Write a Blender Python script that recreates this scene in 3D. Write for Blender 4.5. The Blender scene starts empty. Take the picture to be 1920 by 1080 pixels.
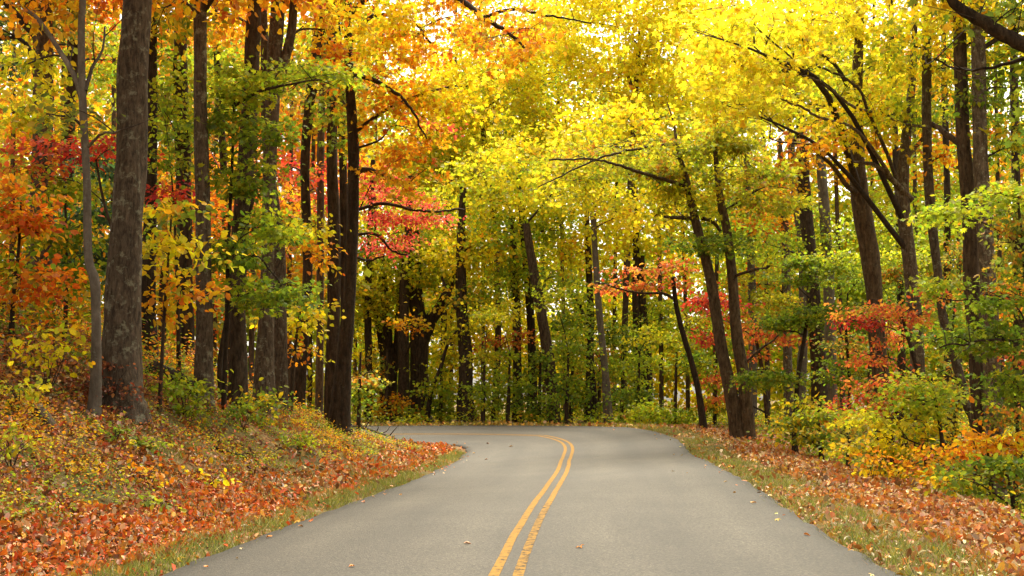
import bpy, math, random
import numpy as np

# ------------------------------------------------------------------ camera, sky, sun, exposure
SC = bpy.context.scene
COL = SC.collection
F = 2200.0                       # focal length in pixels of a 1920 px wide picture
PITCH = math.atan(205 / F)
CAMZ = 1.55
cam = bpy.data.cameras.new('camera')
cam_ob = bpy.data.objects.new('camera', cam)
COL.objects.link(cam_ob)
cam.sensor_width = 36
cam.lens = 36 * F / 1920
cam.clip_start = 0.1
cam.clip_end = 2000
cam_ob.location = (0, 0, CAMZ)
cam_ob.rotation_euler = (math.pi / 2 + PITCH, 0, 0)
SC.camera = cam_ob

SUN_AZ, SUN_EL = math.radians(10), math.radians(56)     # ahead of the camera, a little to the right, high
world = bpy.data.worlds.new('World')
SC.world = world
world.use_nodes = True
nt = world.node_tree
bg = nt.nodes['Background']
sky = nt.nodes.new('ShaderNodeTexSky')
sky.sky_type = 'NISHITA'
sky.sun_disc = False
sky.sun_elevation = SUN_EL
sky.sun_rotation = SUN_AZ
sky.dust_density = 4.0
sky.ozone_density = 0.6
hs = nt.nodes.new('ShaderNodeHueSaturation')            # thin white overcast
hs.inputs['Saturation'].default_value = 0.15
nt.links.new(sky.outputs[0], hs.inputs['Color'])
wb = nt.nodes.new('ShaderNodeMix')                      # the photograph's warm white balance, even over the whole sky
wb.data_type = 'RGBA'
wb.blend_type = 'MULTIPLY'
wb.inputs[0].default_value = 1.0
wb.inputs[7].default_value = (1.0, .95, .82, 1)
nt.links.new(hs.outputs[0], wb.inputs[6])
nt.links.new(wb.outputs[2], bg.inputs[0])
bg.inputs[1].default_value = 0.15

sun = bpy.data.lights.new('sun', 'SUN')
sun.energy = 4.2
sun.angle = math.radians(38)
sun.color = (1.0, 0.90, 0.70)
sun_ob = bpy.data.objects.new('sun', sun)
COL.objects.link(sun_ob)
sun_ob.rotation_euler = (math.pi / 2 - SUN_EL, 0, math.pi - SUN_AZ)

SC.view_settings.view_transform = 'Standard'
SC.view_settings.look = 'None'
SC.view_settings.gamma = 1
SC.view_settings.exposure = 1.3
SC.render.engine = 'CYCLES'
cy = SC.cycles
cy.max_bounces = 7
cy.diffuse_bounces = 5
cy.glossy_bounces = 2
cy.transmission_bounces = 5
cy.transparent_max_bounces = 4
cy.caustics_reflective = False
cy.caustics_refractive = False
cy.use_denoising = True
try:
    cy.denoiser = 'OPENIMAGEDENOISE'
    cy.denoising_input_passes = 'RGB_ALBEDO_NORMAL'
    cy.denoising_prefilter = 'ACCURATE'
except Exception:
    pass

# ------------------------------------------------------------------ helpers: picture point -> place, noise
CP, SP = math.cos(PITCH), math.sin(PITCH)


def at(px, py, Y):
    """The point at depth Y (metres ahead) that shows at pixel px, py of the 1920 x 1080 photograph."""
    dx, dy = (px - 960) / F, (540 - py) / F
    t = Y / (CP - dy * SP)
    return np.array((dx * t, Y, CAMZ + t * (SP + dy * CP)))


def ppm(Y):
    return F / Y                  # photograph pixels per metre at depth Y


def hash2(i, j, k=0):
    n = (i * 374761393 + j * 668265263 + k * 2147483647) & 0xffffffff
    n = ((n ^ (n >> 13)) * 1274126177) & 0xffffffff
    return ((n ^ (n >> 16)) & 0xffff) / 65535.0


def vnoise(x, y, seed=0):
    x = np.asarray(x, float); y = np.asarray(y, float)
    i = np.floor(x).astype(np.int64); j = np.floor(y).astype(np.int64)
    u = x - i; v = y - j
    u = u * u * (3 - 2 * u); v = v * v * (3 - 2 * v)
    a = hash2(i, j, seed); b = hash2(i + 1, j, seed); c = hash2(i, j + 1, seed); d = hash2(i + 1, j + 1, seed)
    return (a * (1 - u) + b * u) * (1 - v) + (c * (1 - u) + d * u) * v


def sstep(a, b, x):
    t = np.clip((x - a) / (b - a), 0, 1)
    return t * t * (3 - 2 * t)


# ------------------------------------------------------------------ the road's line, in plan
HW = 3.2                                       # half the paved width
_du = .25
_U = np.arange(-30, 110, _du)                  # metres along the road; 0 is about 8 m ahead of the camera
_K = np.interp(_U, [0, 8, 14, 20, 24, 28, 32, 36, 39.4, 39.8], [0, -.0049, .0027, .0055, -.0138, .0446, .1616, .1603, .1588, 0])
_K = np.where((_U < 0) | (_U > 39.8), 0, _K)
_TH = -.0554 + np.cumsum(_K) * _du             # heading, radians to the left of straight ahead
_i0 = int(np.argmin(np.abs(_U)))
_CX = np.cumsum(-np.sin(_TH)) * _du
_CY = np.cumsum(np.cos(_TH)) * _du
_CX += -.0757 - _CX[_i0]
_CY += 8.0 - _CY[_i0]
LINE_S = -.105                                 # the painted centre lies a little left of the paved centre
_sel = np.r_[0:_i0:30, _i0:_i0 + 96:8, _i0 + 96:_i0 + 164:2, _i0 + 164:len(_U):40]
_PX, _PY, _PU = _CX[_sel], _CY[_sel], _U[_sel]


def road_point(u):
    """u in metres along the road: centre point and left normal."""
    th = np.interp(u, _U, _TH)
    return np.array((np.interp(u, _U, _CX), np.interp(u, _U, _CY))), np.array((-math.cos(th), -math.sin(th)))


def road_coords(x, y):
    """arrays -> (s, u): s signed distance from the centre line (right / outside positive)."""
    x = np.asarray(x, float); y = np.asarray(y, float)
    shp = x.shape
    x = x.ravel(); y = y.ravel()
    best = np.full(len(x), 1e18); S = np.zeros(len(x)); U_ = np.zeros(len(x))
    for a in range(len(_PX) - 1):
        ex, ey = _PX[a + 1] - _PX[a], _PY[a + 1] - _PY[a]
        L_ = math.hypot(ex, ey)
        ex, ey = ex / L_, ey / L_
        rx, ry = x - _PX[a], y - _PY[a]
        t = np.clip(rx * ex + ry * ey, 0, L_)
        d2 = (rx - t * ex) ** 2 + (ry - t * ey) ** 2
        k = d2 < best
        best[k] = d2[k]
        S[k] = np.sign(rx[k] * ey - ry[k] * ex) * np.sqrt(d2[k])
        U_[k] = _PU[a] + t[k]
    return S.reshape(shp), U_.reshape(shp)


def bank(u):
    return np.interp(u, [0, 14, 24, 32, 40, 70], [.005, .044, .045, .081, .072, .04])


def prof(u):
    return np.interp(u, [0, 14, 24, 32, 40, 52], [0, -.15, -.23, 0, -.04, 0])


def road_z(s, u):
    return prof(u) + bank(u) * (s + HW)


def ground(x, y, rough=True):
    x = np.asarray(x, float); y = np.asarray(y, float)
    s, u = road_coords(x, y)
    o = np.abs(s) - HW
    e = bank(u)
    zl = 0.05 * np.clip(o, 0, .7) + 0.46 * np.clip(o - .7, 0, 3.2) + 0.40 * np.clip(o - 3.9, 0, 16) + .16 * np.clip(o - 20, 0, 60)
    zl = zl * (0.85 + 0.3 * vnoise(x * .22, y * .22, 5)) * np.interp(y, [12, 18, 24, 29, 31, 35, 40], [1.22, 1.2, 1.0, .86, .72, .34, .30])
    zl = zl + prof(u) * np.clip(1 - o / 4, 0, 1)
    drop = sstep(42, 31, y)
    zr = prof(u) * np.clip(1 - o / 8, 0, 1) + e * 2 * HW - 0.03 * np.clip(o, 0, 1.6) - drop * (0.10 * np.clip(o - 1.6, 0, 1.4) + 0.34 * np.clip(o - 3.0, 0, 4.0)) \
        + 0.03 * np.clip(o - 12, 0, 80) * (1 - drop) * 0 - 0.012 * np.clip(o - 6, 0, 60)
    zin = road_z(s, u) - 0.07
    z = np.where(s < 0, zl, zr)
    if rough:
        k = sstep(0.1, 1.5, o)
        z = z + k * (0.16 * (vnoise(x * .8, y * .8, 1) - .5) + 0.07 * (vnoise(x * 2.3, y * 2.3, 2) - .5)) + .02 * (vnoise(x * 5, y * 5, 3) - .5) * sstep(0, .3, o)
    return np.where(o <= 0, zin, np.where(o < .12, zin + (z - zin) * np.clip(o / .12, 0, 1), z))


def gz(x, y):
    return float(ground(np.array([x]), np.array([y]))[0])


# ------------------------------------------------------------------ materials
def mat(name):
    m = bpy.data.materials.new(name)
    m.use_nodes = True
    n = m.node_tree
    n.nodes.clear()
    out = n.nodes.new('ShaderNodeOutputMaterial')
    return m, n, out


def node(n, t, **kw):
    x = n.nodes.new(t)
    for k, v in kw.items():
        if k in x.inputs:
            x.inputs[k].default_value = v
        else:
            setattr(x, k, v)
    return x


def ramp(n, fac, stops):
    r = n.nodes.new('ShaderNodeValToRGB')
    el = r.color_ramp.elements
    while len(el) < len(stops):
        el.new(0.5)
    for e_, (p, c) in zip(el, stops):
        e_.position = p
        e_.color = (*c, 1) if len(c) == 3 else c
    n.links.new(fac, r.inputs[0])
    return r.outputs[0]


def mixc(n, fac, a, b, mode='MIX'):
    x = n.nodes.new('ShaderNodeMix')
    x.data_type = 'RGBA'
    x.blend_type = mode
    for sock, v in ((0, fac), (6, a), (7, b)):
        if hasattr(v, 'is_linked'):
            n.links.new(v, x.inputs[sock])
        else:
            x.inputs[sock].default_value = v if sock == 0 else ((*v, 1) if len(v) == 3 else v)
    return x.outputs[2]


def leaf_material(name, trans=0.5, gloss=0.06):
    m, n, out = mat(name)
    a = node(n, 'ShaderNodeAttribute', attribute_name='Col')
    d = node(n, 'ShaderNodeBsdfDiffuse')
    t = node(n, 'ShaderNodeBsdfTranslucent')
    g = node(n, 'ShaderNodeBsdfGlossy', Roughness=0.45)
    n.links.new(a.outputs['Color'], d.inputs['Color'])
    gm = node(n, 'ShaderNodeGamma', Gamma=0.92)
    n.links.new(a.outputs['Color'], gm.inputs[0])
    n.links.new(gm.outputs[0], t.inputs['Color'])
    mx = node(n, 'ShaderNodeMixShader'); mx.inputs[0].default_value = trans
    n.links.new(d.outputs[0], mx.inputs[1]); n.links.new(t.outputs[0], mx.inputs[2])
    mg = node(n, 'ShaderNodeMixShader'); mg.inputs[0].default_value = gloss
    n.links.new(mx.outputs[0], mg.inputs[1]); n.links.new(g.outputs[0], mg.inputs[2])
    n.links.new(mg.outputs[0], out.inputs[0])
    return m


def bark_material(name, dark, light, lichen, lich_amt, ridge, bump):
    m, n, out = mat(name)
    tc = node(n, 'ShaderNodeTexCoord')
    mp = node(n, 'ShaderNodeMapping'); mp.inputs['Scale'].default_value = (ridge, ridge, ridge * .24)
    n.links.new(tc.outputs['Object'], mp.inputs[0])
    no = node(n, 'ShaderNodeTexNoise', Scale=1.0, Detail=9.0, Roughness=0.72, Distortion=0.35)
    n.links.new(mp.outputs[0], no.inputs['Vector'])
    n2 = node(n, 'ShaderNodeTexNoise', Scale=9.0, Detail=5.0, Roughness=0.7)
    n.links.new(tc.outputs['Object'], n2.inputs['Vector'])
    n3 = node(n, 'ShaderNodeTexNoise', Scale=6.5, Detail=6.0, Roughness=0.72)
    n.links.new(tc.outputs['Object'], n3.inputs['Vector'])
    oi = node(n, 'ShaderNodeObjectInfo')
    base = ramp(n, no.outputs[0], [(.38, dark), (.52, tuple(.5 * (a + b) for a, b in zip(dark, light))), (.66, light)])
    fine = ramp(n, n2.outputs[0], [(.3, (.72, .70, .68)), (.7, (1.2, 1.2, 1.2))])
    c = mixc(n, 1.0, base, fine, 'MULTIPLY')
    lm = ramp(n, n3.outputs[0], [(.62 - .10 * lich_amt, (0, 0, 0)), (.70 - .08 * lich_amt, (lich_amt, lich_amt, lich_amt))])
    c = mixc(n, lm, c, lichen)
    hv = node(n, 'ShaderNodeHueSaturation')
    mr = node(n, 'ShaderNodeMapRange'); mr.inputs[3].default_value = .75; mr.inputs[4].default_value = 1.2
    n.links.new(oi.outputs['Random'], mr.inputs[0]); n.links.new(mr.outputs[0], hv.inputs['Value'])
    n.links.new(c, hv.inputs['Color'])
    b = node(n, 'ShaderNodeBsdfPrincipled', Roughness=0.92)
    b.inputs['Specular IOR Level'].default_value = 0.2
    n.links.new(hv.outputs[0], b.inputs['Base Color'])
    ad = node(n, 'ShaderNodeMath', operation='ADD')
    ml = node(n, 'ShaderNodeMath', operation='MULTIPLY'); ml.inputs[1].default_value = 0.35
    n.links.new(n2.outputs[0], ml.inputs[0])
    n.links.new(no.outputs[0], ad.inputs[0]); n.links.new(ml.outputs[0], ad.inputs[1])
    bp = node(n, 'ShaderNodeBump', Strength=bump, Distance=0.05)
    n.links.new(ad.outputs[0], bp.inputs['Height'])
    n.links.new(bp.outputs[0], b.inputs['Normal'])
    n.links.new(b.outputs[0], out.inputs[0])
    return m


M = {}
M['leaf'] = leaf_material('leaf', .57, .02)
M['litter'] = leaf_material('dry_leaf', .12, .05)
M['blade'] = leaf_material('grass_blade', .35, .04)
M['bark_grey'] = bark_material('grey_bark', (.045, .032, .021), (.17, .125, .085), (.27, .26, .18), .8, 22, 1.0)
M['bark_brown'] = bark_material('brown_bark', (.034, .022, .013), (.135, .09, .055), (.20, .19, .13), .35, 14, 1.0)
M['bark_dark'] = bark_material('dark_bark', (.020, .013, .008), (.080, .053, .033), (.13, .125, .08), .3, 12, 1.0)
M['bark_smooth'] = bark_material('smooth_bark', (.085, .068, .052), (.18, .15, .118), (.24, .235, .19), .5, 7, .45)
M['twig'] = bark_material('twig_bark', (.025, .017, .012), (.07, .05, .036), (.1, .1, .08), .1, 20, .4)


def asphalt_nodes(n, attr):
    sp = node(n, 'ShaderNodeSeparateXYZ')
    n.links.new(attr.outputs['Vector'], sp.inputs[0])
    agg = node(n, 'ShaderNodeTexVoronoi', Scale=62.0)
    n.links.new(attr.outputs['Vector'], agg.inputs['Vector'])
    fine = node(n, 'ShaderNodeTexNoise', Scale=21.0, Detail=6.0, Roughness=0.85)
    n.links.new(attr.outputs['Vector'], fine.inputs['Vector'])
    st = node(n, 'ShaderNodeMapping'); st.inputs['Scale'].default_value = (1.1, .10, 1)
    n.links.new(attr.outputs['Vector'], st.inputs[0])
    streak = node(n, 'ShaderNodeTexNoise', Scale=1.3, Detail=5.0, Roughness=0.6)
    n.links.new(st.outputs[0], streak.inputs['Vector'])
    blot = node(n, 'ShaderNodeTexNoise', Scale=.55, Detail=5.0, Roughness=0.6)
    n.links.new(attr.outputs['Vector'], blot.inputs['Vector'])
    base = ramp(n, agg.outputs['Color'], [(.0, (.016, .0138, .0105)), (.45, (.038, .0332, .026)), (1.0, (.086, .075, .059))])
    f = ramp(n, fine.outputs[0], [(.32, (.40, .385, .37)), (.50, (.95, .94, .92)), (.68, (1.6, 1.58, 1.52))])
    c = mixc(n, 1.0, base, f, 'MULTIPLY')
    s_ = ramp(n, streak.outputs[0], [(.30, (.70, .69, .67)), (.7, (1.22, 1.21, 1.19))])
    c = mixc(n, 1.0, c, s_, 'MULTIPLY')
    b_ = ramp(n, blot.outputs[0], [(.30, (.74, .73, .71)), (.7, (1.18, 1.18, 1.17))])
    c = mixc(n, 1.0, c, b_, 'MULTIPLY')
    # oil band in the middle of each lane, worn wheel tracks: follow the lateral coordinate
    ab = node(n, 'ShaderNodeMath', operation='ABSOLUTE')
    n.links.new(sp.outputs[0], ab.inputs[0])
    dv = node(n, 'ShaderNodeMath', operation='DIVIDE'); dv.inputs[1].default_value = 3.3
    n.links.new(ab.outputs[0], dv.inputs[0])
    tr = ramp(n, dv.outputs[0], [(0, (.80, .79, .78)), (.07, (.93, .93, .93)), (.24, (1.18, 1.18, 1.17)), (.47, (.84, .83, .82)), (.70, (1.15, 1.15, 1.14)), (.88, (.78, .77, .75)), (1.0, (.45, .43, .39))])
    c = mixc(n, 1.0, c, tr, 'MULTIPLY')
    return c, agg, fine


def make_asphalt():
    m, n, out = mat('asphalt')
    attr = node(n, 'ShaderNodeAttribute', attribute_name='road_uv')
    c, agg, fine = asphalt_nodes(n, attr)
    b = node(n, 'ShaderNodeBsdfPrincipled', Roughness=0.8)
    b.inputs['Specular IOR Level'].default_value = 0.5
    n.links.new(c, b.inputs['Base Color'])
    ad = node(n, 'ShaderNodeMath', operation='ADD')
    n.links.new(agg.outputs['Distance'], ad.inputs[0]); n.links.new(fine.outputs[0], ad.inputs[1])
    bp = node(n, 'ShaderNodeBump', Strength=.55, Distance=.008)
    n.links.new(ad.outputs[0], bp.inputs['Height']); n.links.new(bp.outputs[0], b.inputs['Normal'])
    n.links.new(b.outputs[0], out.inputs[0])
    return m


def make_paint(name, wear):
    m, n, out = mat(name)
    attr = node(n, 'ShaderNodeAttribute', attribute_name='road_uv')
    c, agg, fine = asphalt_nodes(n, attr)
    w1 = node(n, 'ShaderNodeTexNoise', Scale=9.0, Detail=6.0, Roughness=0.75)
    n.links.new(attr.outputs['Vector'], w1.inputs['Vector'])
    w2 = node(n, 'ShaderNodeTexNoise', Scale=.5, Detail=2.0)
    n.links.new(attr.outputs['Vector'], w2.inputs['Vector'])
    sp = node(n, 'ShaderNodeSeparateXYZ')
    n.links.new(attr.outputs['Vector'], sp.inputs[0])
    # this line is worn along its nearer stretch, freshly painted further on
    mr = node(n, 'ShaderNodeMapRange'); mr.interpolation_type = 'LINEAR'
    mr.inputs[1].default_value = 9.0; mr.inputs[2].default_value = 9.8
    mr.inputs[3].default_value = wear; mr.inputs[4].default_value = .07
    n.links.new(sp.outputs[1], mr.inputs[0])
    ad = node(n, 'ShaderNodeMath', operation='SUBTRACT')
    n.links.new(w1.outputs[0], ad.inputs[0]); n.links.new(mr.outputs[0], ad.inputs[1])
    mask = ramp(n, ad.outputs[0], [(.28, (0, 0, 0)), (.40, (1, 1, 1))])
    ycol = ramp(n, fine.outputs[0], [(.3, (.17, .090, .016)), (.7, (.35, .19, .032))])
    c = mixc(n, mask, c, ycol)
    b = node(n, 'ShaderNodeBsdfPrincipled', Roughness=0.8)
    b.inputs['Specular IOR Level'].default_value = 0.12
    n.links.new(c, b.inputs['Base Color'])
    bp = node(n, 'ShaderNodeBump', Strength=.4, Distance=.006)
    n.links.new(fine.outputs[0], bp.inputs['Height']); n.links.new(bp.outputs[0], b.inputs['Normal'])
    n.links.new(b.outputs[0], out.inputs[0])
    return m


def make_soil():
    m, n, out = mat('forest_soil')
    tc = node(n, 'ShaderNodeTexCoord')
    v = node(n, 'ShaderNodeTexVoronoi', Scale=11.0)
    n.links.new(tc.outputs['Object'], v.inputs['Vector'])
    no = node(n, 'ShaderNodeTexNoise', Scale=.9, Detail=6.0, Roughness=.65)
    n.links.new(tc.outputs['Object'], no.inputs['Vector'])
    n2 = node(n, 'ShaderNodeTexNoise', Scale=14.0, Detail=5.0, Roughness=.7)
    n.links.new(tc.outputs['Object'], n2.inputs['Vector'])
    sp = node(n, 'ShaderNodeSeparateColor')
    n.links.new(v.outputs['Color'], sp.inputs[0])
    leafc = ramp(n, sp.outputs[0], [(0, (.07, .035, .015)), (.35, (.17, .07, .022)), (.6, (.26, .13, .05)), (.85, (.12, .11, .03)), (1, (.34, .23, .13))])
    grn = ramp(n, n2.outputs[0], [(.3, (.035, .04, .012)), (.7, (.13, .12, .035))])
    mk = ramp(n, no.outputs[0], [(.42, (0, 0, 0)), (.62, (1, 1, 1))])
    c = mixc(n, mk, leafc, grn)
    b = node(n, 'ShaderNodeBsdfPrincipled', Roughness=.95)
    b.inputs['Specular IOR Level'].default_value = .15
    n.links.new(c, b.inputs['Base Color'])
    bp = node(n, 'ShaderNodeBump', Strength=.8, Distance=.04)
    n.links.new(n2.outputs[0], bp.inputs['Height']); n.links.new(bp.outputs[0], b.inputs['Normal'])
    n.links.new(b.outputs[0], out.inputs[0])
    return m


M['asphalt'] = make_asphalt()
M['paint'] = make_paint('yellow_paint', .08)
M['paint_worn'] = make_paint('worn_yellow_paint', .14)
M['soil'] = make_soil()


# ------------------------------------------------------------------ mesh helpers
def mesh_np(name, V, polys, m, cols=None, vec=None, smooth=False):
    """polys: list of int arrays (k, n) - k faces of n corners."""
    me = bpy.data.meshes.new(name)
    V = np.asarray(V, np.float32).reshape(-1, 3)
    me.vertices.add(len(V))
    me.vertices.foreach_set('co', V.ravel())
    idx = np.concatenate([p.ravel() for p in polys]).astype(np.int32)
    tot = np.concatenate([np.full(len(p), p.shape[1]) for p in polys]).astype(np.int32)
    st = np.concatenate(([0], np.cumsum(tot)[:-1])).astype(np.int32)
    me.loops.add(len(idx))
    me.loops.foreach_set('vertex_index', idx)
    me.polygons.add(len(tot))
    me.polygons.foreach_set('loop_start', st)
    if smooth:
        me.polygons.foreach_set('use_smooth', np.ones(len(tot), bool))
    if cols is not None:
        a = me.attributes.new('Col', 'FLOAT_COLOR', 'POINT')
        c4 = np.ones((len(V), 4), np.float32); c4[:, :3] = cols
        a.data.foreach_set('color', c4.ravel())
    if vec is not None:
        a = me.attributes.new('road_uv', 'FLOAT_VECTOR', 'POINT')
        a.data.foreach_set('vector', np.asarray(vec, np.float32).ravel())
    me.update(calc_edges=True)
    me.materials.append(m)
    return me


def tag(o, label=None, cat=None, group=None, kind=None):
    if label: o['label'] = label
    if cat: o['category'] = cat
    if group: o['group'] = group
    if kind: o['kind'] = kind
    return o


def link(name, me, parent=None, loc=(0, 0, 0)):
    o = bpy.data.objects.new(name, me)
    COL.objects.link(o)
    if parent is not None:
        o.parent = parent
    else:
        o.location = loc
    return o


def thing(name, label, cat, loc, group=None):
    o = bpy.data.objects.new(name, None)
    o.empty_display_size = .3
    COL.objects.link(o)
    o.location = loc
    return tag(o, label, cat, group)


class Tubes:
    def __init__(self):
        self.V, self.Q, self.n = [], [], 0

    def add(self, P, R, k=6, seed=0, rough=0.0):
        P = np.asarray(P, float); R = np.asarray(R, float)
        n = len(P)
        T = np.gradient(P, axis=0)
        T /= np.linalg.norm(T, axis=1)[:, None] + 1e-9
        ref = np.array((1.0, 0, 0)) if abs(T[0, 0]) < .8 else np.array((0, 1.0, 0))
        A = ref - T * (T @ ref)[:, None]
        A /= np.linalg.norm(A, axis=1)[:, None] + 1e-9
        B = np.cross(T, A)
        th = np.arange(k) * 2 * math.pi / k
        rr = R[:, None] * np.ones((1, k))
        if rough > 0:
            L = np.concatenate(([0], np.cumsum(np.linalg.norm(np.diff(P, axis=0), axis=1))))
            c, s_ = np.cos(th), np.sin(th)
            rr = rr * (1 + rough * 2.0 * (vnoise(c[None] * 1.3 + 7 + seed, s_[None] * 1.3 + L[:, None] * .9, seed) - .5)
                       + rough * 1.3 * (vnoise(c[None] * 3.1 + 3, s_[None] * 3.1 + L[:, None] * 3.1 + seed, seed + 1) - .5))
        ring = P[:, None] + rr[..., None] * (np.cos(th)[None, :, None] * A[:, None] + np.sin(th)[None, :, None] * B[:, None])
        self.V.append(ring.reshape(-1, 3))
        i = np.arange(n - 1)[:, None] * k
        j = np.arange(k)[None]
        j2 = (j + 1) % k
        q = np.stack((i + j, i + j2, i + k + j2, i + k + j), -1).reshape(-1, 4) + self.n
        self.Q.append(q)
        self.n += n * k

    def mesh(self, name, m, origin):
        return mesh_np(name, np.concatenate(self.V) - np.asarray(origin), [np.concatenate(self.Q)], m, smooth=True)


def spline(P, n):
    """Catmull-Rom through rows of P, n samples."""
    P = np.asarray(P, float)
    if len(P) == 2:
        t = np.linspace(0, 1, n)[:, None]
        return P[0] * (1 - t) + P[1] * t
    Q = np.vstack((2 * P[0] - P[1], P, 2 * P[-1] - P[-2]))
    seg = len(P) - 1
    t = np.linspace(0, seg - 1e-6, n)
    i = t.astype(int); f = (t - i)[:, None]
    p0, p1, p2, p3 = Q[i], Q[i + 1], Q[i + 2], Q[i + 3]
    return .5 * (2 * p1 + (p2 - p0) * f + (2 * p0 - 5 * p1 + 4 * p2 - p3) * f ** 2 + (3 * p1 - p0 - 3 * p2 + p3) * f ** 3)


LEAF = {
    'oval': (np.array([(0, 0, 0), (-.30, .30, .07), (-.25, .70, .05), (0, 1, -.08), (.25, .70, .05), (.30, .30, .07)]),
             [np.array([[0, 3, 2, 1], [0, 5, 4, 3]])]),
    'kite': (np.array([(0, 0, 0), (-.40, .48, .08), (0, 1, -.04), (.40, .48, .08)]),
             [np.array([[0, 2, 1], [0, 3, 2]])]),
    'lobed': (np.array([(0, 0, 0), (0, 1, -.1), (-.16, .62, .04), (-.46, .74, .0), (-.25, .38, .06), (-.52, .22, .02),
                        (.16, .62, .04), (.46, .74, .0), (.25, .38, .06), (.52, .22, .02)]),
              [np.array([[0, 1, 2, 3, 4, 5], [0, 9, 8, 7, 6, 1]])]),
}


def unit(v):
    return v / (np.linalg.norm(v, axis=-1, keepdims=True) + 1e-9)


def leaf_mesh(name, P, D, N, S, C, kind, m, origin=(0, 0, 0), curl=1.0):
    """One mesh of many leaves: stalk point P, pointing D, face N, length S, colour C."""
    tv, tf = LEAF[kind]
    n = len(P)
    D = unit(D)
    N = unit(N - D * np.sum(N * D, 1)[:, None])
    X = np.cross(D, N)
    S = S[:, None, None]
    V = P[:, None] + S * (tv[None, :, 0:1] * X[:, None] + tv[None, :, 1:2] * D[:, None] + curl * tv[None, :, 2:3] * N[:, None])
    k = len(tv)
    off = (np.arange(n) * k)[:, None, None]
    polys = [(f[None] + off).reshape(-1, f.shape[1]) for f in tf]
    cols = np.repeat(C, k, 0)
    return mesh_np(name, V.reshape(-1, 3) - np.asarray(origin), polys, m, cols=cols)


# leaf colours (what the leaf itself has)
PAL = {
    'Y': [((.80, .61, .010), 4), ((.78, .53, .008), 2.5), ((.82, .68, .03), 2), ((.54, .54, .012), 3), ((.68, .32, .01), .5)],
    'PY': [((.84, .70, .025), 4), ((.84, .63, .015), 3), ((.66, .62, .015), 2.5), ((.76, .48, .01), .8)],
    'YO': [((.78, .38, .010), 4), ((.74, .25, .008), 3), ((.78, .50, .012), 3), ((.56, .13, .01), 1), ((.46, .42, .02), 1)],
    'OR': [((.72, .24, .008), 4), ((.66, .13, .008), 3), ((.74, .38, .01), 2.5), ((.38, .30, .02), 1)],
    'OG': [((.55, .20, .015), 2), ((.26, .28, .03), 3), ((.55, .36, .025), 2), ((.16, .22, .025), 2)],
    'RD': [((.56, .045, .02), 4), ((.50, .085, .025), 3), ((.40, .025, .03), 2), ((.55, .18, .02), 1)],
    'PK': [((.68, .085, .05), 4), ((.58, .045, .045), 3), ((.68, .22, .04), 2), ((.50, .36, .02), 1.2)],
    'SA': [((.64, .16, .03), 4), ((.58, .09, .025), 3), ((.66, .29, .03), 2.5), ((.34, .30, .02), 1.8)],
    'GR': [((.18, .26, .015), 4), ((.26, .33, .015), 3), ((.11, .18, .015), 3), ((.40, .38, .015), 1)],
    'LG': [((.30, .38, .015), 4), ((.40, .44, .015), 3), ((.20, .29, .015), 2), ((.54, .48, .015), 1)],
    'YG': [((.60, .54, .015), 4), ((.46, .47, .015), 3), ((.72, .56, .015), 3), ((.28, .34, .015), 2)],
    'OL': [((.38, .38, .015), 4), ((.27, .31, .015), 3), ((.54, .45, .015), 2.5), ((.46, .20, .02), .8)],
    'BR': [((.20, .05, .02), 4), ((.30, .09, .03), 3), ((.14, .05, .02), 3), ((.40, .16, .03), 1)],
    'DG': [((.05, .10, .03), 4), ((.07, .13, .035), 3), ((.04, .075, .025), 2)],
    'GY': [((.24, .31, .015), 3), ((.58, .48, .015), 3), ((.74, .44, .012), 2), ((.15, .22, .015), 2)],
}


def pick(rng, pal, n):
    c = np.array([a for a, _ in PAL[pal]]); w = np.array([b for _, b in PAL[pal]], float)
    return c[rng.choice(len(c), n, p=w / w.sum())]


def jitter(rng, c, a=.18):
    f = 1 + a * rng.standard_normal((len(c), 1))
    h = 1 + a * .5 * rng.standard_normal((len(c), 3))
    return np.clip(c * np.clip(f, .5, 1.6) * h, .008, .86)


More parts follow.
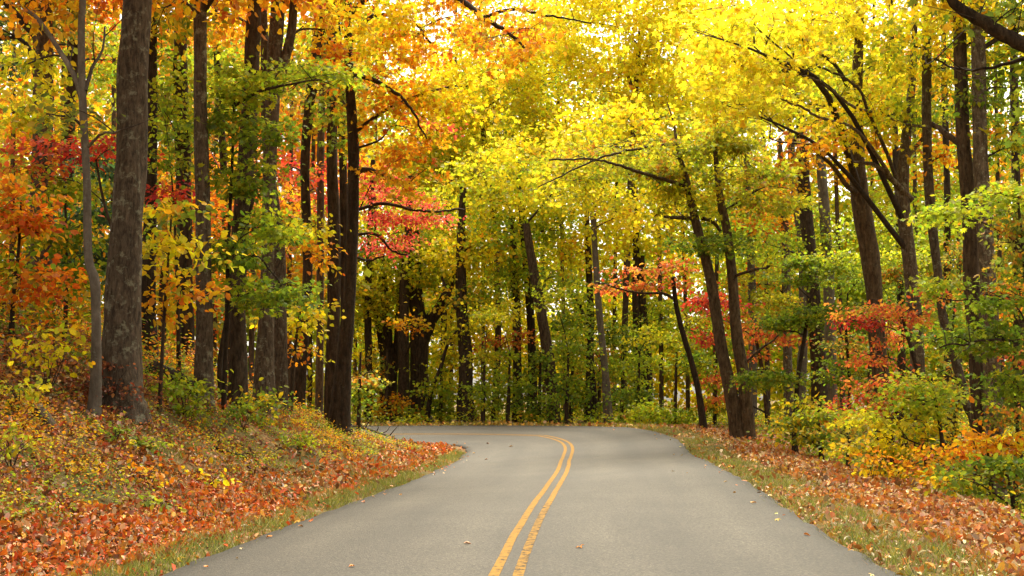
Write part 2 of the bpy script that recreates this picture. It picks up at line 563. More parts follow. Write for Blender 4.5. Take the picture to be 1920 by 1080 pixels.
class Foliage:
    """Collects the leaves and twigs of one plant."""
    def __init__(self, rng):
        self.rng = rng
        self.P, self.D, self.N, self.S, self.C = [], [], [], [], []
        self.tw = Tubes()

    def mass(self, c, r, n, pal, s, flat=.45, layers=0, shell=.6, limb=None, ptw=.3, per=22, spray=2.9, tw_r=.007):
        """n leaves in an ellipsoid c, r, borne on sprays; limb = polyline that the twigs leave from."""
        rng = self.rng
        ns = max(3, int(n / per))
        d = unit(rng.standard_normal((ns, 3)))
        rad = rng.random(ns) ** (1 / 3 * shell)
        sc = d * rad[:, None]
        # uneven outline: push whole sectors in or out
        lump = .72 + .56 * vnoise(d[:, 0] * 2.2 + c[0], d[:, 2] * 2.2 + c[2], 11)
        sc = sc * lump[:, None]
        if layers:
            lv = rng.uniform(-1, 1, layers)
            pickl = lv[rng.integers(0, layers, ns)]
            hz = np.sqrt(np.clip(1 - pickl ** 2, .05, 1))
            sc[:, 2] = pickl * .9 - .16 * (sc[:, 0] ** 2 + sc[:, 1] ** 2) + .05 * rng.standard_normal(ns)
            sc[:, :2] *= hz[:, None]
        SCN = np.asarray(c) + sc * np.asarray(r)
        cs = pick(rng, pal, ns)
        k = rng.poisson(per, ns).clip(4)
        idx = np.repeat(np.arange(ns), k)
        m_ = len(idx)
        nrm = unit(np.array((0, 0, 1.0)) + .32 * rng.standard_normal((ns, 3)) * (1.6 - flat))
        t1 = unit(np.cross(nrm, rng.standard_normal((ns, 3))))
        t2 = np.cross(nrm, t1)
        rs = s * spray * (0.6 + .8 * rng.random(ns))
        q = rng.standard_normal((m_, 3))
        elong = 1.5
        pos = SCN[idx] + rs[idx, None] * .55 * (elong * q[:, :1] * t1[idx] + q[:, 1:2] * t2[idx] + .22 * q[:, 2:] * nrm[idx])
        outd = pos - SCN[idx]
        dirn = unit(unit(outd) + .6 * rng.standard_normal((m_, 3)) + np.array((0, 0, -.35)))
        nn = unit(nrm[idx] * (flat * 1.5) + (1.15 - flat) * rng.standard_normal((m_, 3)))
        own = rng.random(m_) < .3
        col = cs[idx].copy()
        col[own] = pick(rng, pal, int(own.sum()))
        self.P.append(pos); self.D.append(dirn); self.N.append(nn)
        self.S.append(s * (.65 + .7 * rng.random(m_)))
        self.C.append(jitter(rng, col))
        if limb is not None:
            L = np.asarray(limb)
            for i in np.nonzero(rng.random(ns) < ptw)[0]:
                dd = np.linalg.norm(L - SCN[i], axis=1) + .35 * np.arange(len(L))[::-1] / len(L) * 0
                j = int(np.argmin(dd))
                a, b = L[max(0, j - rng.integers(0, 3))], SCN[i]
                dist = np.linalg.norm(b - a)
                mid = (a + b) / 2 + np.array((0, 0, .10 * dist)) + .07 * dist * rng.standard_normal(3)
                m2 = (mid + b) / 2 + .05 * dist * rng.standard_normal(3) + np.array((0, 0, .03 * dist))
                pts = spline([a, mid, m2, b, b + t1[i] * rs[i] * .8], 6)
                self.tw.add(pts, np.linspace(tw_r * (1 + .35 * dist), tw_r * .35, 6), 3)
        return SCN

    def parts(self, root, origin, kind='oval', name='crown', m=None):
        if self.P:
            me = leaf_mesh(name, np.concatenate(self.P), np.concatenate(self.D), np.concatenate(self.N),
                           np.concatenate(self.S), np.concatenate(self.C), kind, m or M['leaf'], origin)
            link(name, me, root)
        if self.tw.n:
            tag(link('twigs', self.tw.mesh('twigs', M['twig'], origin), root), kind='stuff')


NLEAF = [0]

# ------------------------------------------------------------------ the setting: ground, road, markings
def axis_lines(a, b, fine_a, fine_b, step, grow=1.16):
    mid = list(np.arange(fine_a, fine_b + 1e-6, step))
    hi, s_, x = [], step, fine_b
    while x < b:
        s_ *= grow; x += s_; hi.append(min(x, b))
    lo, s_, x = [], step, fine_a
    while x > a:
        s_ *= grow; x -= s_; lo.append(max(x, a))
    return np.array(lo[::-1] + mid + hi)


gx = axis_lines(-400, 400, -14, 14, .2)
gy = axis_lines(-60, 600, 6, 52, .2)
XX, YY = np.meshgrid(gx, gy)
ZZ = ground(XX, YY)
nx, ny = len(gx), len(gy)
ii = (np.arange(ny - 1)[:, None] * nx + np.arange(nx - 1)[None]).ravel()
quads = np.stack((ii, ii + 1, ii + nx + 1, ii + nx), -1)
g_ob = link('ground', mesh_np('ground', np.stack((XX, YY, ZZ), -1).reshape(-1, 3), [quads], M['soil'], smooth=True))
tag(g_ob, 'leaf strewn forest floor rising to the left bank', None, None, 'structure')

us = np.concatenate((np.arange(-29, -4, 1.0), np.arange(-4, 50, .2), np.arange(50, 108, 1.0)))


def ribbon(name, s_of_u, us_, lift, m, vecz=0.0):
    V, UV = [], []
    for u in us_:
        c, nl = road_point(u)
        for s in s_of_u(u):
            x, y = c - nl * s
            V.append((x, y, float(road_z(s, u)) + lift + .012 * (1 - (s / HW) ** 2)))
            UV.append((s, u, 0))
    k = len(s_of_u(us_[0])); n = len(us_)
    i = (np.arange(n - 1)[:, None] * k + np.arange(k - 1)[None]).ravel()
    q = np.stack((i, i + 1, i + k + 1, i + k), -1)
    return mesh_np(name, np.array(V), [q], m, vec=UV, smooth=True)


def pave(u):
    el = HW + .11 * (float(vnoise(u * 1.7, 3.1, 8)) - .5) + .06 * (float(vnoise(u * .4, 9.1, 8)) - .5)
    er = HW + .11 * (float(vnoise(u * 1.7, 5.1, 9)) - .5) + .06 * (float(vnoise(u * .4, 1.1, 9)) - .5)
    return [-el - .02, -el] + list(np.linspace(-HW + .25, HW - .25, 25)) + [er, er + .02]


rm = ribbon('road', pave, us, 0.0, M['asphalt'])
co = np.empty(len(rm.vertices) * 3); rm.vertices.foreach_get('co', co); co = co.reshape(-1, 3)
kk = len(pave(0))
co[0::kk, 2] -= .08; co[kk - 1::kk, 2] -= .08          # the broken edge turns down into the verge
rm.vertices.foreach_set('co', co.ravel().astype(np.float32)); rm.update()
road = tag(link('road', rm), 'grey asphalt road curving left round the bank', None, None, 'structure')
um = np.arange(-12, 80, .2)


def stripe(c):
    def f(u):
        j = .012 * (float(vnoise(u * .6, c * 9, 4)) - .5)
        return [c - .049 + j + .006 * float(vnoise(u * 6, c, 6)), c + j, c + .049 + j - .006 * float(vnoise(u * 6, c + 5, 7))]
    return f


tag(link('centre_line', ribbon('centre_line', stripe(LINE_S - .105), um, .004, M['paint']), road), 'solid yellow line on the inside of the bend')
tag(link('centre_line', ribbon('centre_line', stripe(LINE_S + .105), um, .004, M['paint_worn']), road), 'patchy worn yellow line on the outside of the bend')

# ------------------------------------------------------------------ trees
LEAF_COUNT = 0
DENS = 2.1
LEAF_SCALE = 1.22


def m(px, py, rx, ry, pal, **k):
    return (px, py, rx, ry, pal, k)


def limb_curve(rng, a, b, r0, r1, lift=.12, wig=.05, n=12):
    a = np.asarray(a); b = np.asarray(b)
    dist = np.linalg.norm(b - a)
    k1 = a + (b - a) * .33 + np.array((0, 0, lift * dist)) + wig * dist * rng.standard_normal(3)
    k2 = a + (b - a) * .68 + np.array((0, 0, lift * .8 * dist)) + wig * dist * rng.standard_normal(3)
    return spline([a, k1, k2, b], n), np.linspace(r0, r1, n)


def tree(label, Y, stems, masses=(), bark='bark_brown', limbs=(), name='tree', cat='tree', group=None, seed=1,
         ext=4.0, leaf='oval', sides=14, flare=1.32, lean_y=0.0, top=None, crown='crown'):
    """stems: [(px, py, width px[, dY])...] from the base up. masses: see m(). limbs: [(px, py, width px, dY)...]."""
    global LEAF_COUNT
    rng = np.random.default_rng(seed * 7919 + 13)
    b0 = at(stems[0][0][0], stems[0][0][1], Y)
    root_loc = np.array((b0[0], Y, gz(b0[0], Y)))
    root = thing(name, label, cat, tuple(root_loc), group)
    paths = []
    for si, st in enumerate(stems):
        pts, rad = [], []
        for q in st:
            dY = q[3] if len(q) > 3 else 0.0
            p = at(q[0], q[1], Y + dY)
            pts.append(p); rad.append(q[2] / 2 / ppm(Y + dY))
        pts = np.array(pts); rad = np.array(rad)
        g = gz(pts[0, 0], pts[0, 1])
        keep = pts[:, 2] > g + .5
        if keep.sum() < 2:
            keep[-2:] = True
        r_base = rad[0]
        first = pts[0]
        pts, rad = pts[keep], rad[keep]
        joined = len(st[0]) > 4 and st[0][4] == 'fork'
        if not joined:
            fx = first[0]
            g = gz(fx, first[1])
            pts = np.vstack(([fx, first[1], g - .25], [fx, first[1], g + .02], [fx + .12 * (pts[0][0] - fx), first[1], g + .28], pts))
            rb = max(r_base, rad[0])
            rad = np.concatenate(([rb * flare * 1.15, rb * flare, rb * (1 + (flare - 1) * .4)], rad))
        if st[-1][1] <= 8 and ext > 0:
            d = unit(pts[-1] - pts[-2])
            d = unit(d + np.array((0, 0, .4)))
            pts = np.vstack((pts, pts[-1] + d * ext * .5, pts[-1] + d * ext))
            rad = np.concatenate((rad, [rad[-1] * .85, rad[-1] * .45]))
        L = np.sum(np.linalg.norm(np.diff(pts, axis=0), axis=1))
        n = int(np.clip(L / .16, 14, 110))
        path = spline(pts, n)
        rr = np.interp(np.linspace(0, len(rad) - 1, n), np.arange(len(rad)), rad)
        amp = .35 * rr.mean()
        t = np.linspace(0, L, n)
        path[:, 0] += amp * (vnoise(t * .55 + seed, np.full(n, 1.3), seed) - .5) * np.clip(t / 1.5, 0, 1)
        path[:, 1] += amp * (vnoise(t * .55 + seed, np.full(n, 7.3), seed) - .5) * np.clip(t / 1.5, 0, 1) + lean_y * t
        T = Tubes()
        T.add(path, rr, sides, seed=seed + si, rough=.10)
        tk = link('trunk', T.mesh('trunk', M[bark], root_loc), root)
        if si == 0:
            main_trunk = tk
        paths.append((path, rr))
    fol = Foliage(rng)
    limb_paths = []
    for lb in limbs:
        pts = np.array([at(q[0], q[1], Y + (q[3] if len(q) > 3 else 0)) for q in lb])
        rad = np.array([q[2] / 2 / ppm(Y) for q in lb])
        n = int(np.clip(np.sum(np.linalg.norm(np.diff(pts, axis=0), axis=1)) / .12, 10, 60))
        path = spline(pts, n)
        path += .018 * rng.standard_normal((n, 3)) * np.linspace(0, 1, n)[:, None]
        rr = np.interp(np.linspace(0, len(rad) - 1, n), np.arange(len(rad)), rad)
        T = Tubes(); T.add(path, rr, 8, seed=seed, rough=.08)
        link('branch', T.mesh('branch', M[bark], root_loc), main_trunk)
        limb_paths.append(path)
        for _ in range(int(2 + n / 8)):                     # side twigs that leave the limb
            i = rng.integers(n // 3, n)
            d = unit(rng.standard_normal(3) + np.array((0, 0, .2)))
            ln = .35 + .8 * rng.random()
            fol.tw.add(spline([path[i], path[i] + d * ln * .5 + .05 * rng.standard_normal(3), path[i] + d * ln + np.array((0, 0, .1 * ln))], 6),
                       np.linspace(.012, .003, 6), 3)
    for (px, py, rx, ry, pal, k) in masses:
        k = dict(k)
        dY = k.pop('d', 0.0)
        cov = k.pop('cov', 1.5)
        s = k.pop('s', .11) * LEAF_SCALE
        Ym = Y + dY
        c = at(px, py, Ym)
        rxm, rym = rx / ppm(Ym), ry / ppm(Ym)
        r = np.array((rxm, k.pop('rd', min(max(rxm, rym) * .9, 3.0)), rym))
        n = int(DENS * cov * math.pi * rx * ry / (.36 * (s * ppm(Ym)) ** 2))
        LEAF_COUNT += n
        limb = None
        if k.pop('limb', True):
            best = None
            cand = list(paths)
            for (path, rr) in cand:
                hd = np.linalg.norm(path[:, :2] - c[:2], axis=1)
                want = c[2] - .45 * hd
                sc = np.abs(path[:, 2] - want) + .6 * hd
                i = int(np.argmin(sc))
                if best is None or sc[i] < best[0]:
                    best = (sc[i], path[i], rr[i])
            for lp in limb_paths:
                i = int(np.argmin(np.linalg.norm(lp - c, axis=1)))
                dd = np.linalg.norm(lp[i] - c)
                if dd < max(r) * 1.2 and (best is None or dd < best[0] * 1.3):
                    best = (dd, lp[i], .03)
            r0 = min(best[2] * .45, .018 + .016 * np.linalg.norm(best[1] - c))
            end = c + np.array((.5 * r[0] * np.sign(c[0] - best[1][0]), 0, .1 * r[2]))
            lp, lr = limb_curve(rng, best[1], end, r0, .006)
            fol.tw.add(lp, lr, 6)
            sub = [lp[3:]]
            for _ in range(int(2 + max(r) * 2)):
                j = rng.integers(3, len(lp) - 1)
                tip = c + r * .75 * unit(rng.standard_normal(3))
                sp_, sr = limb_curve(rng, lp[j], tip, lr[j] * .6, .004, .1, .07, 9)
                fol.tw.add(sp_, sr, 4)
                sub.append(sp_[2:])
            limb = np.vstack(sub)
        fol.mass(c, r, n, pal, s, limb=limb, **k)
    fol.parts(root, root_loc, leaf, name=crown)
    return root

# ---- left bank, near
tree('thickest grey lichened trunk on the left bank, beside the slim sapling', 17,
     [[(226, 745, 76), (224, 640, 68), (232, 470, 62), (244, 300, 56), (250, 120, 56), (254, 0, 54)]],
     [m(330, -80, 170, 60, 'YO', s=.11, d=2), m(230, -190, 220, 80, 'OR', s=.12, d=1), m(60, -330, 300, 130, 'OR', s=.2, d=2, cov=1.0), m(330, -420, 300, 130, 'YO', s=.2, d=-1, cov=1.0), m(120, -560, 320, 150, 'OR', s=.2, d=-4, cov=1.0)], 'bark_grey', seed=3, sides=28, ext=5, flare=1.35)  # large-leaved masses high out of frame, added to shade the left wood
tree('slender pale grey sapling forking high, just left of the thickest trunk', 16.2,
     [[(180, 690, 21), (180, 580, 18), (178, 525, 20), (166, 480, 16), (163, 350, 15), (155, 180, 15), (153, 60, 13), (155, 0, 12)],
      [(155, 185, 11, 0, 'fork'), (138, 140, 10), (105, 85, 9), (70, 35, 8), (35, 0, 7)]],
     [m(60, 0, 90, 50, 'YO', s=.10), m(120, 215, 75, 40, 'OG', s=.085, cov=.7), m(75, 140, 80, 45, 'YG', s=.085, d=1.5, cov=1.0)], 'bark_smooth', seed=4, sides=14, ext=3, name='sapling',
     limbs=[[(160, 170, 9, 0), (172, 130, 7, .1), (190, 95, 5, .2), (195, 50, 4, .3)], [(166, 275, 6, 0), (190, 252, 5, -.2), (225, 250, 4, -.5)]])
tree('straight slim grey trunk with pale lichen patches on the left bank', 21,
     [[(380, 765, 34), (382, 660, 32), (383, 540, 32), (380, 400, 28), (374, 200, 24), (373, 0, 24)]],
     [m(400, -60, 160, 60, 'YO', s=.13), m(420, -240, 240, 120, 'YO', s=.2, d=1, cov=1.1), m(760, -270, 270, 130, 'YO', s=.16, d=-2, cov=.7), m(330, 20, 70, 40, 'GY', s=.11, d=1, cov=1.0)], 'bark_grey', seed=5, sides=20, ext=4)  # large masses above the frame, added to shade the wood and near road
tree('broad far left trunk standing among orange bushes', 24,
     [[(62, 600, 56), (68, 520, 48), (74, 400, 42), (80, 200, 38), (80, 0, 36)]],
     [m(60, 20, 110, 55, 'OG', s=.12, d=1), m(180, -30, 140, 60, 'OR', s=.13), m(0, -200, 280, 130, 'OG', s=.2, d=2, cov=1.2), m(-260, -60, 200, 160, 'OG', s=.2, cov=1.1), m(-20, 90, 60, 60, 'DG', s=.10, d=2)], 'bark_brown', seed=6, sides=18)  # large-leaved masses out of view, added to darken the wood
tree('brown trunk with a clean dark base behind the green maple sprays', 23.5,
     [[(443, 785, 36), (445, 650, 32), (447, 500, 32), (458, 320, 32), (470, 150, 29), (480, 0, 25)]],
     [m(470, -80, 160, 70, 'OR', s=.13), m(300, -180, 220, 110, 'OR', s=.2, d=3, cov=1.1)], 'bark_brown', seed=7, sides=20)  # the large-leaved mass above the frame is added as shade over the bank
tree('crooked thin dark stem leaning against the brown trunk', 23,
     [[(413, 765, 12), (412, 680, 11), (424, 610, 10), (440, 540, 10), (452, 470, 9), (480, 350, 7)]],
     [m(500, 420, 50, 30, 'GR', s=.085, layers=3)], 'bark_dark', seed=8, sides=10, name='sapling')
tree('twin grey trunk with a high right fork, centre of the left stand', 26,
     [[(497, 755, 40), (500, 640, 31), (503, 500, 24), (506, 350, 24), (513, 150, 28), (520, 0, 27)],
      [(522, 170, 20, 0, 'fork'), (535, 110, 18), (547, 60, 17), (553, 0, 15)]],
     [m(560, -70, 150, 70, 'OR', s=.13), m(520, -210, 220, 120, 'YO', s=.2, d=2, cov=1.1), m(600, 60, 60, 60, 'YO', s=.11, d=1, cov=.9)], 'bark_grey', seed=9, sides=20)  # large-leaved mass out of view overhead, added to darken the left stand
tree('slim grey trunk close behind the twin trunk', 28,
     [[(524, 750, 26), (525, 600, 24), (522, 450, 22), (500, 250, 18), (495, 80, 16), (493, 0, 15)]],
     [m(420, 30, 90, 50, 'YO', s=.12, d=2, cov=1.1)], 'bark_grey', seed=10)
tree('dark trunk leaning right in the left stand, half hidden by leaves', 33,
     [[(560, 745, 26), (568, 640, 20), (576, 500, 18), (572, 300, 18), (590, 120, 22), (605, 0, 20)]],
     [m(590, 180, 60, 60, 'OG', s=.12, cov=1), m(560, 330, 50, 50, 'RD', s=.11, cov=0.53, d=2)], 'bark_dark', seed=11)
tree('tall dark trunk just left of the bank edge trunk', 33,
     [[(622, 765, 28), (624, 620, 24), (626, 440, 24), (622, 280, 20), (620, 100, 18), (622, 0, 16)]],
     [m(650, 60, 80, 90, 'GY', s=.12, cov=.9, d=1), m(600, -40, 90, 50, 'YO', s=.12)], 'bark_dark', seed=12)
tree('dark trunk at the bank edge nearest the bend, with orange crown over the road', 30,
     [[(634, 790, 38), (645, 680, 29), (655, 560, 25), (661, 400, 22), (662, 280, 21), (655, 130, 18), (652, 0, 16)]],
     [m(735, 120, 90, 80, 'YO', cov=1.0), m(745, 250, 80, 70, 'YO', cov=.8), m(700, 30, 100, 60, 'Y', cov=.9, d=-2), m(830, 40, 110, 70, 'YO', cov=1.0, d=-1),
      m(860, 170, 80, 70, 'Y', cov=.9), m(770, 320, 60, 45, 'YO', cov=.8, d=-1), m(640, 200, 60, 80, 'GY', cov=.8, d=1), m(960, 60, 90, 60, 'YO', cov=.9, d=-3)],
     'bark_dark', seed=13, sides=18, leaf='lobed',
     limbs=[[(662, 330, 13, 0), (685, 318, 11, -.3), (730, 332, 7, -.6), (770, 355, 4, -.8)],
            [(655, 140, 10, 0), (700, 150, 9, -.5), (760, 190, 6, -1), (800, 260, 3, -1.5)],
            [(652, 30, 13, 0), (740, -40, 12, -1), (850, -8, 11, -2), (905, 33, 10, -2.5), (950, 58, 7, -2.8), (985, 92, 4, -3)],
            [(655, 80, 9, 0), (700, 30, 8, -.6), (770, 40, 6, -1.2), (808, 80, 4, -1.6)],
            [(905, 33, 8, -2.5), (960, 18, 6, -3), (1030, 30, 4, -3.4), (1110, 44, 2, -3.6)]])
tree('dark trunk far back on the left between the two grey trunks', 31,
     [[(350, 660, 32), (347, 520, 28), (343, 300, 28), (338, 120, 26), (337, 0, 24)]],
     [m(330, 130, 60, 60, 'LG', s=.11, cov=1), m(330, 240, 55, 50, 'GR', s=.11, cov=1)], 'bark_dark', seed=14)
tree('thin dark trunk back in the left wood, right of the lichened slim trunk', 34,
     [[(432, 640, 18), (425, 480, 15), (418, 300, 13), (408, 120, 12), (402, 0, 12)]],
     [m(410, 130, 60, 60, 'LG', s=.11, cov=1), m(430, 330, 50, 80, 'OR', s=.12, cov=.9, d=1.5)], 'bark_dark', seed=15)
tree('brown trunk partly hidden right behind the thickest trunk', 24,
     [[(276, 660, 36), (276, 560, 30), (280, 400, 22), (284, 200, 20), (286, 0, 18)]],
     [m(300, 60, 60, 60, 'GY', s=.11, cov=1)], 'bark_dark', seed=16)
tree('thin dark trunk between the far left trunk and the sapling', 30,
     [[(125, 560, 20), (128, 420, 20), (132, 220, 22), (138, 80, 22), (140, 0, 22)]],
     [m(125, 60, 60, 60, 'OG', s=.12, cov=.9), m(190, 120, 60, 80, 'LG', s=.11, cov=1, d=2)], 'bark_dark', seed=17)
tree('slim brown trunk between dark trunk and bank edge trunk', 36,
     [[(598, 740, 16), (600, 600, 14), (600, 450, 14), (602, 300, 14), (606, 160, 13), (610, 0, 12)]],
     [m(600, 360, 45, 70, 'RD', s=.12, cov=0.46, d=2)], 'bark_brown', seed=18)
tree('slim dark trunk touching the left side of the bank edge trunk', 34,
     [[(650, 760, 14), (648, 640, 14), (644, 480, 15), (644, 350, 15), (640, 200, 14), (630, 0, 12)]], [], 'bark_dark', seed=19)

# ---- left understorey
tree('green maple sapling with layered sprays before the brown trunk', 21.5,
     [[(420, 770, 9), (424, 640, 8), (428, 480, 7), (436, 300, 6), (440, 160, 4)]],
     [m(470, 135, 95, 26, 'LG', s=.085, layers=3, flat=.7), m(590, 140, 85, 26, 'LG', s=.085, layers=2, flat=.7, d=1), m(420, 180, 60, 22, 'LG', s=.085, layers=2, flat=.7),
      m(430, 235, 60, 30, 'GR', s=.085, layers=3, flat=.7), m(500, 250, 70, 28, 'GR', s=.085, layers=3, flat=.7, d=-.5),
      m(470, 330, 75, 35, 'GR', s=.085, layers=4, flat=.7), m(510, 415, 50, 30, 'LG', s=.085, layers=3, flat=.7, d=-1),
      m(450, 480, 75, 35, 'GR', s=.085, layers=3, flat=.7), m(535, 545, 80, 28, 'GR', s=.085, layers=3, flat=.7, d=-.5), m(470, 555, 50, 30, 'LG', s=.085, layers=3, flat=.7)],
     'bark_dark', seed=21, sides=8, name='sapling', leaf='lobed',
     limbs=[[(436, 200, 7, 0), (480, 175, 6, -.2), (540, 158, 5, -.3), (600, 148, 3, -.2)], [(428, 500, 5, 0), (480, 480, 4, -.3), (530, 535, 3, -.5)]])
tree('yellow leaved beech sapling at the right foot of the thickest trunk', 18.5,
     [[(300, 735, 8), (305, 650, 7), (310, 560, 6), (318, 460, 5), (322, 390, 3)]],
     [m(325, 405, 55, 30, 'GY', s=.10, layers=3, flat=.6), m(315, 470, 60, 40, 'Y', s=.10, layers=4, flat=.6), m(330, 540, 55, 30, 'YO', s=.10, layers=3, flat=.6), m(300, 590, 35, 25, 'YO', s=.10, layers=2, cov=.8)],
     'bark_dark', seed=22, sides=8, name='sapling')
tree('red leaved sapling spray behind the slender pale sapling', 20,
     [[(255, 640, 7), (230, 500, 6), (195, 380, 5), (180, 300, 4)]],
     [m(110, 285, 90, 20, 'RD', s=.09, layers=3, flat=.75), m(190, 285, 50, 20, 'RD', s=.09, layers=2, flat=.75), m(60, 320, 60, 20, 'SA', s=.09, layers=2, flat=.75)],
     'bark_dark', seed=23, sides=8, name='sapling')
tree('red leaved sapling low between thickest trunk and lichened slim trunk', 23,
     [[(335, 720, 8), (333, 560, 6), (328, 420, 5), (322, 330, 3)]],
     [m(310, 360, 45, 22, 'RD', s=.09, layers=3, flat=.7), m(325, 315, 50, 22, 'GR', s=.09, layers=2, flat=.7), m(320, 210, 50, 60, 'LG', s=.09, flat=.6, cov=1.2)], 'bark_dark', seed=24, sides=8, name='sapling')
tree('orange leaved shrub at the far left of the bank', 17.5,
     [[(20, 660, 9), (25, 560, 8), (35, 470, 6), (40, 380, 4)]],
     [m(25, 370, 60, 40, 'OR', s=.09, layers=4, flat=.65), m(45, 440, 70, 40, 'OR', s=.09, layers=4, flat=.65), m(60, 515, 85, 40, 'OR', s=.09, layers=4, flat=.6), m(10, 460, 50, 50, 'GY', s=.09, layers=3)],
     'bark_dark', seed=25, sides=8, name='shrub', cat='shrub')
tree('green and yellow shrub between the slender sapling and far left trunk', 20.5,
     [[(120, 660, 9), (125, 540, 7), (125, 440, 5), (120, 350, 4)]],
     [m(115, 365, 60, 35, 'LG', s=.09, layers=4), m(120, 425, 70, 40, 'GY', s=.09, layers=4), m(140, 480, 60, 35, 'GR', s=.09, layers=3), m(120, 560, 70, 50, 'GY', s=.09, cov=1.2), m(60, 200, 70, 40, 'YG', s=.09, layers=3)],
     'bark_dark', seed=26, sides=8, name='shrub', cat='shrub')
tree('yellow leaved sapling low between the twin trunk and the dark leaning trunk', 29,
     [[(545, 760, 8), (550, 680, 7), (560, 600, 5), (575, 520, 3)]],
     [m(565, 590, 55, 28, 'Y', s=.12, layers=3, flat=.6), m(590, 470, 45, 25, 'YO', s=.11, layers=3, cov=1.1), m(575, 420, 50, 30, 'YG', s=.11, layers=2, cov=.9), m(550, 660, 40, 25, 'YO', s=.1, cov=.9)],
     'bark_dark', seed=27, sides=8, name='sapling')
tree('small orange shrub deep in the left wood behind the thickest trunk', 32,
     [[(300, 640, 7), (300, 560, 6), (305, 480, 4)]],
     [m(300, 320, 60, 60, 'OR', s=.12, cov=.9), m(310, 450, 60, 60, 'OG', s=.12, cov=1), m(400, 500, 50, 60, 'OR', s=.12, cov=.9), m(420, 400, 40, 60, 'OR', s=.12, cov=.8)], 'bark_dark', seed=28, sides=8, name='shrub', cat='shrub')
tree('dark evergreen young pine in the left wood', 27,
     [[(240, 640, 10), (240, 480, 8), (242, 300, 4)]],
     [m(190, 320, 60, 35, 'DG', s=.10, layers=4), m(180, 410, 70, 40, 'DG', s=.10, layers=4), m(200, 500, 70, 50, 'DG', s=.10, layers=4)], 'bark_dark', seed=29, sides=8, name='sapling')

# ---- beyond the bend
tree('pink and red leaved maple overhanging the bend beside the bank edge trunk', 35,
     [[(640, 770, 10), (650, 600, 9), (662, 480, 8), (670, 400, 6)]],
     [m(735, 385, 75, 45, 'PK', s=.085, layers=6, flat=.65, cov=.8), m(800, 405, 60, 28, 'PK', s=.085, layers=3, flat=.65, cov=.8), m(730, 445, 65, 30, 'PK', s=.085, layers=4, flat=.65, cov=.7), m(810, 235, 34, 22, 'RD', s=.10, cov=0.79, d=-1), m(700, 350, 45, 40, 'PK', s=.09, cov=.7)],
     'bark_dark', seed=31, sides=8,
     limbs=[[(665, 395, 7, 0), (720, 382, 6, -.3), (790, 396, 5, -.5), (870, 392, 3, -.5)], [(664, 440, 6, 0), (705, 440, 5, -.3), (735, 470, 4, -.4), (765, 480, 3, -.4)], [(662, 480, 5, 0), (690, 488, 4, -.3), (720, 480, 3, -.4)]])
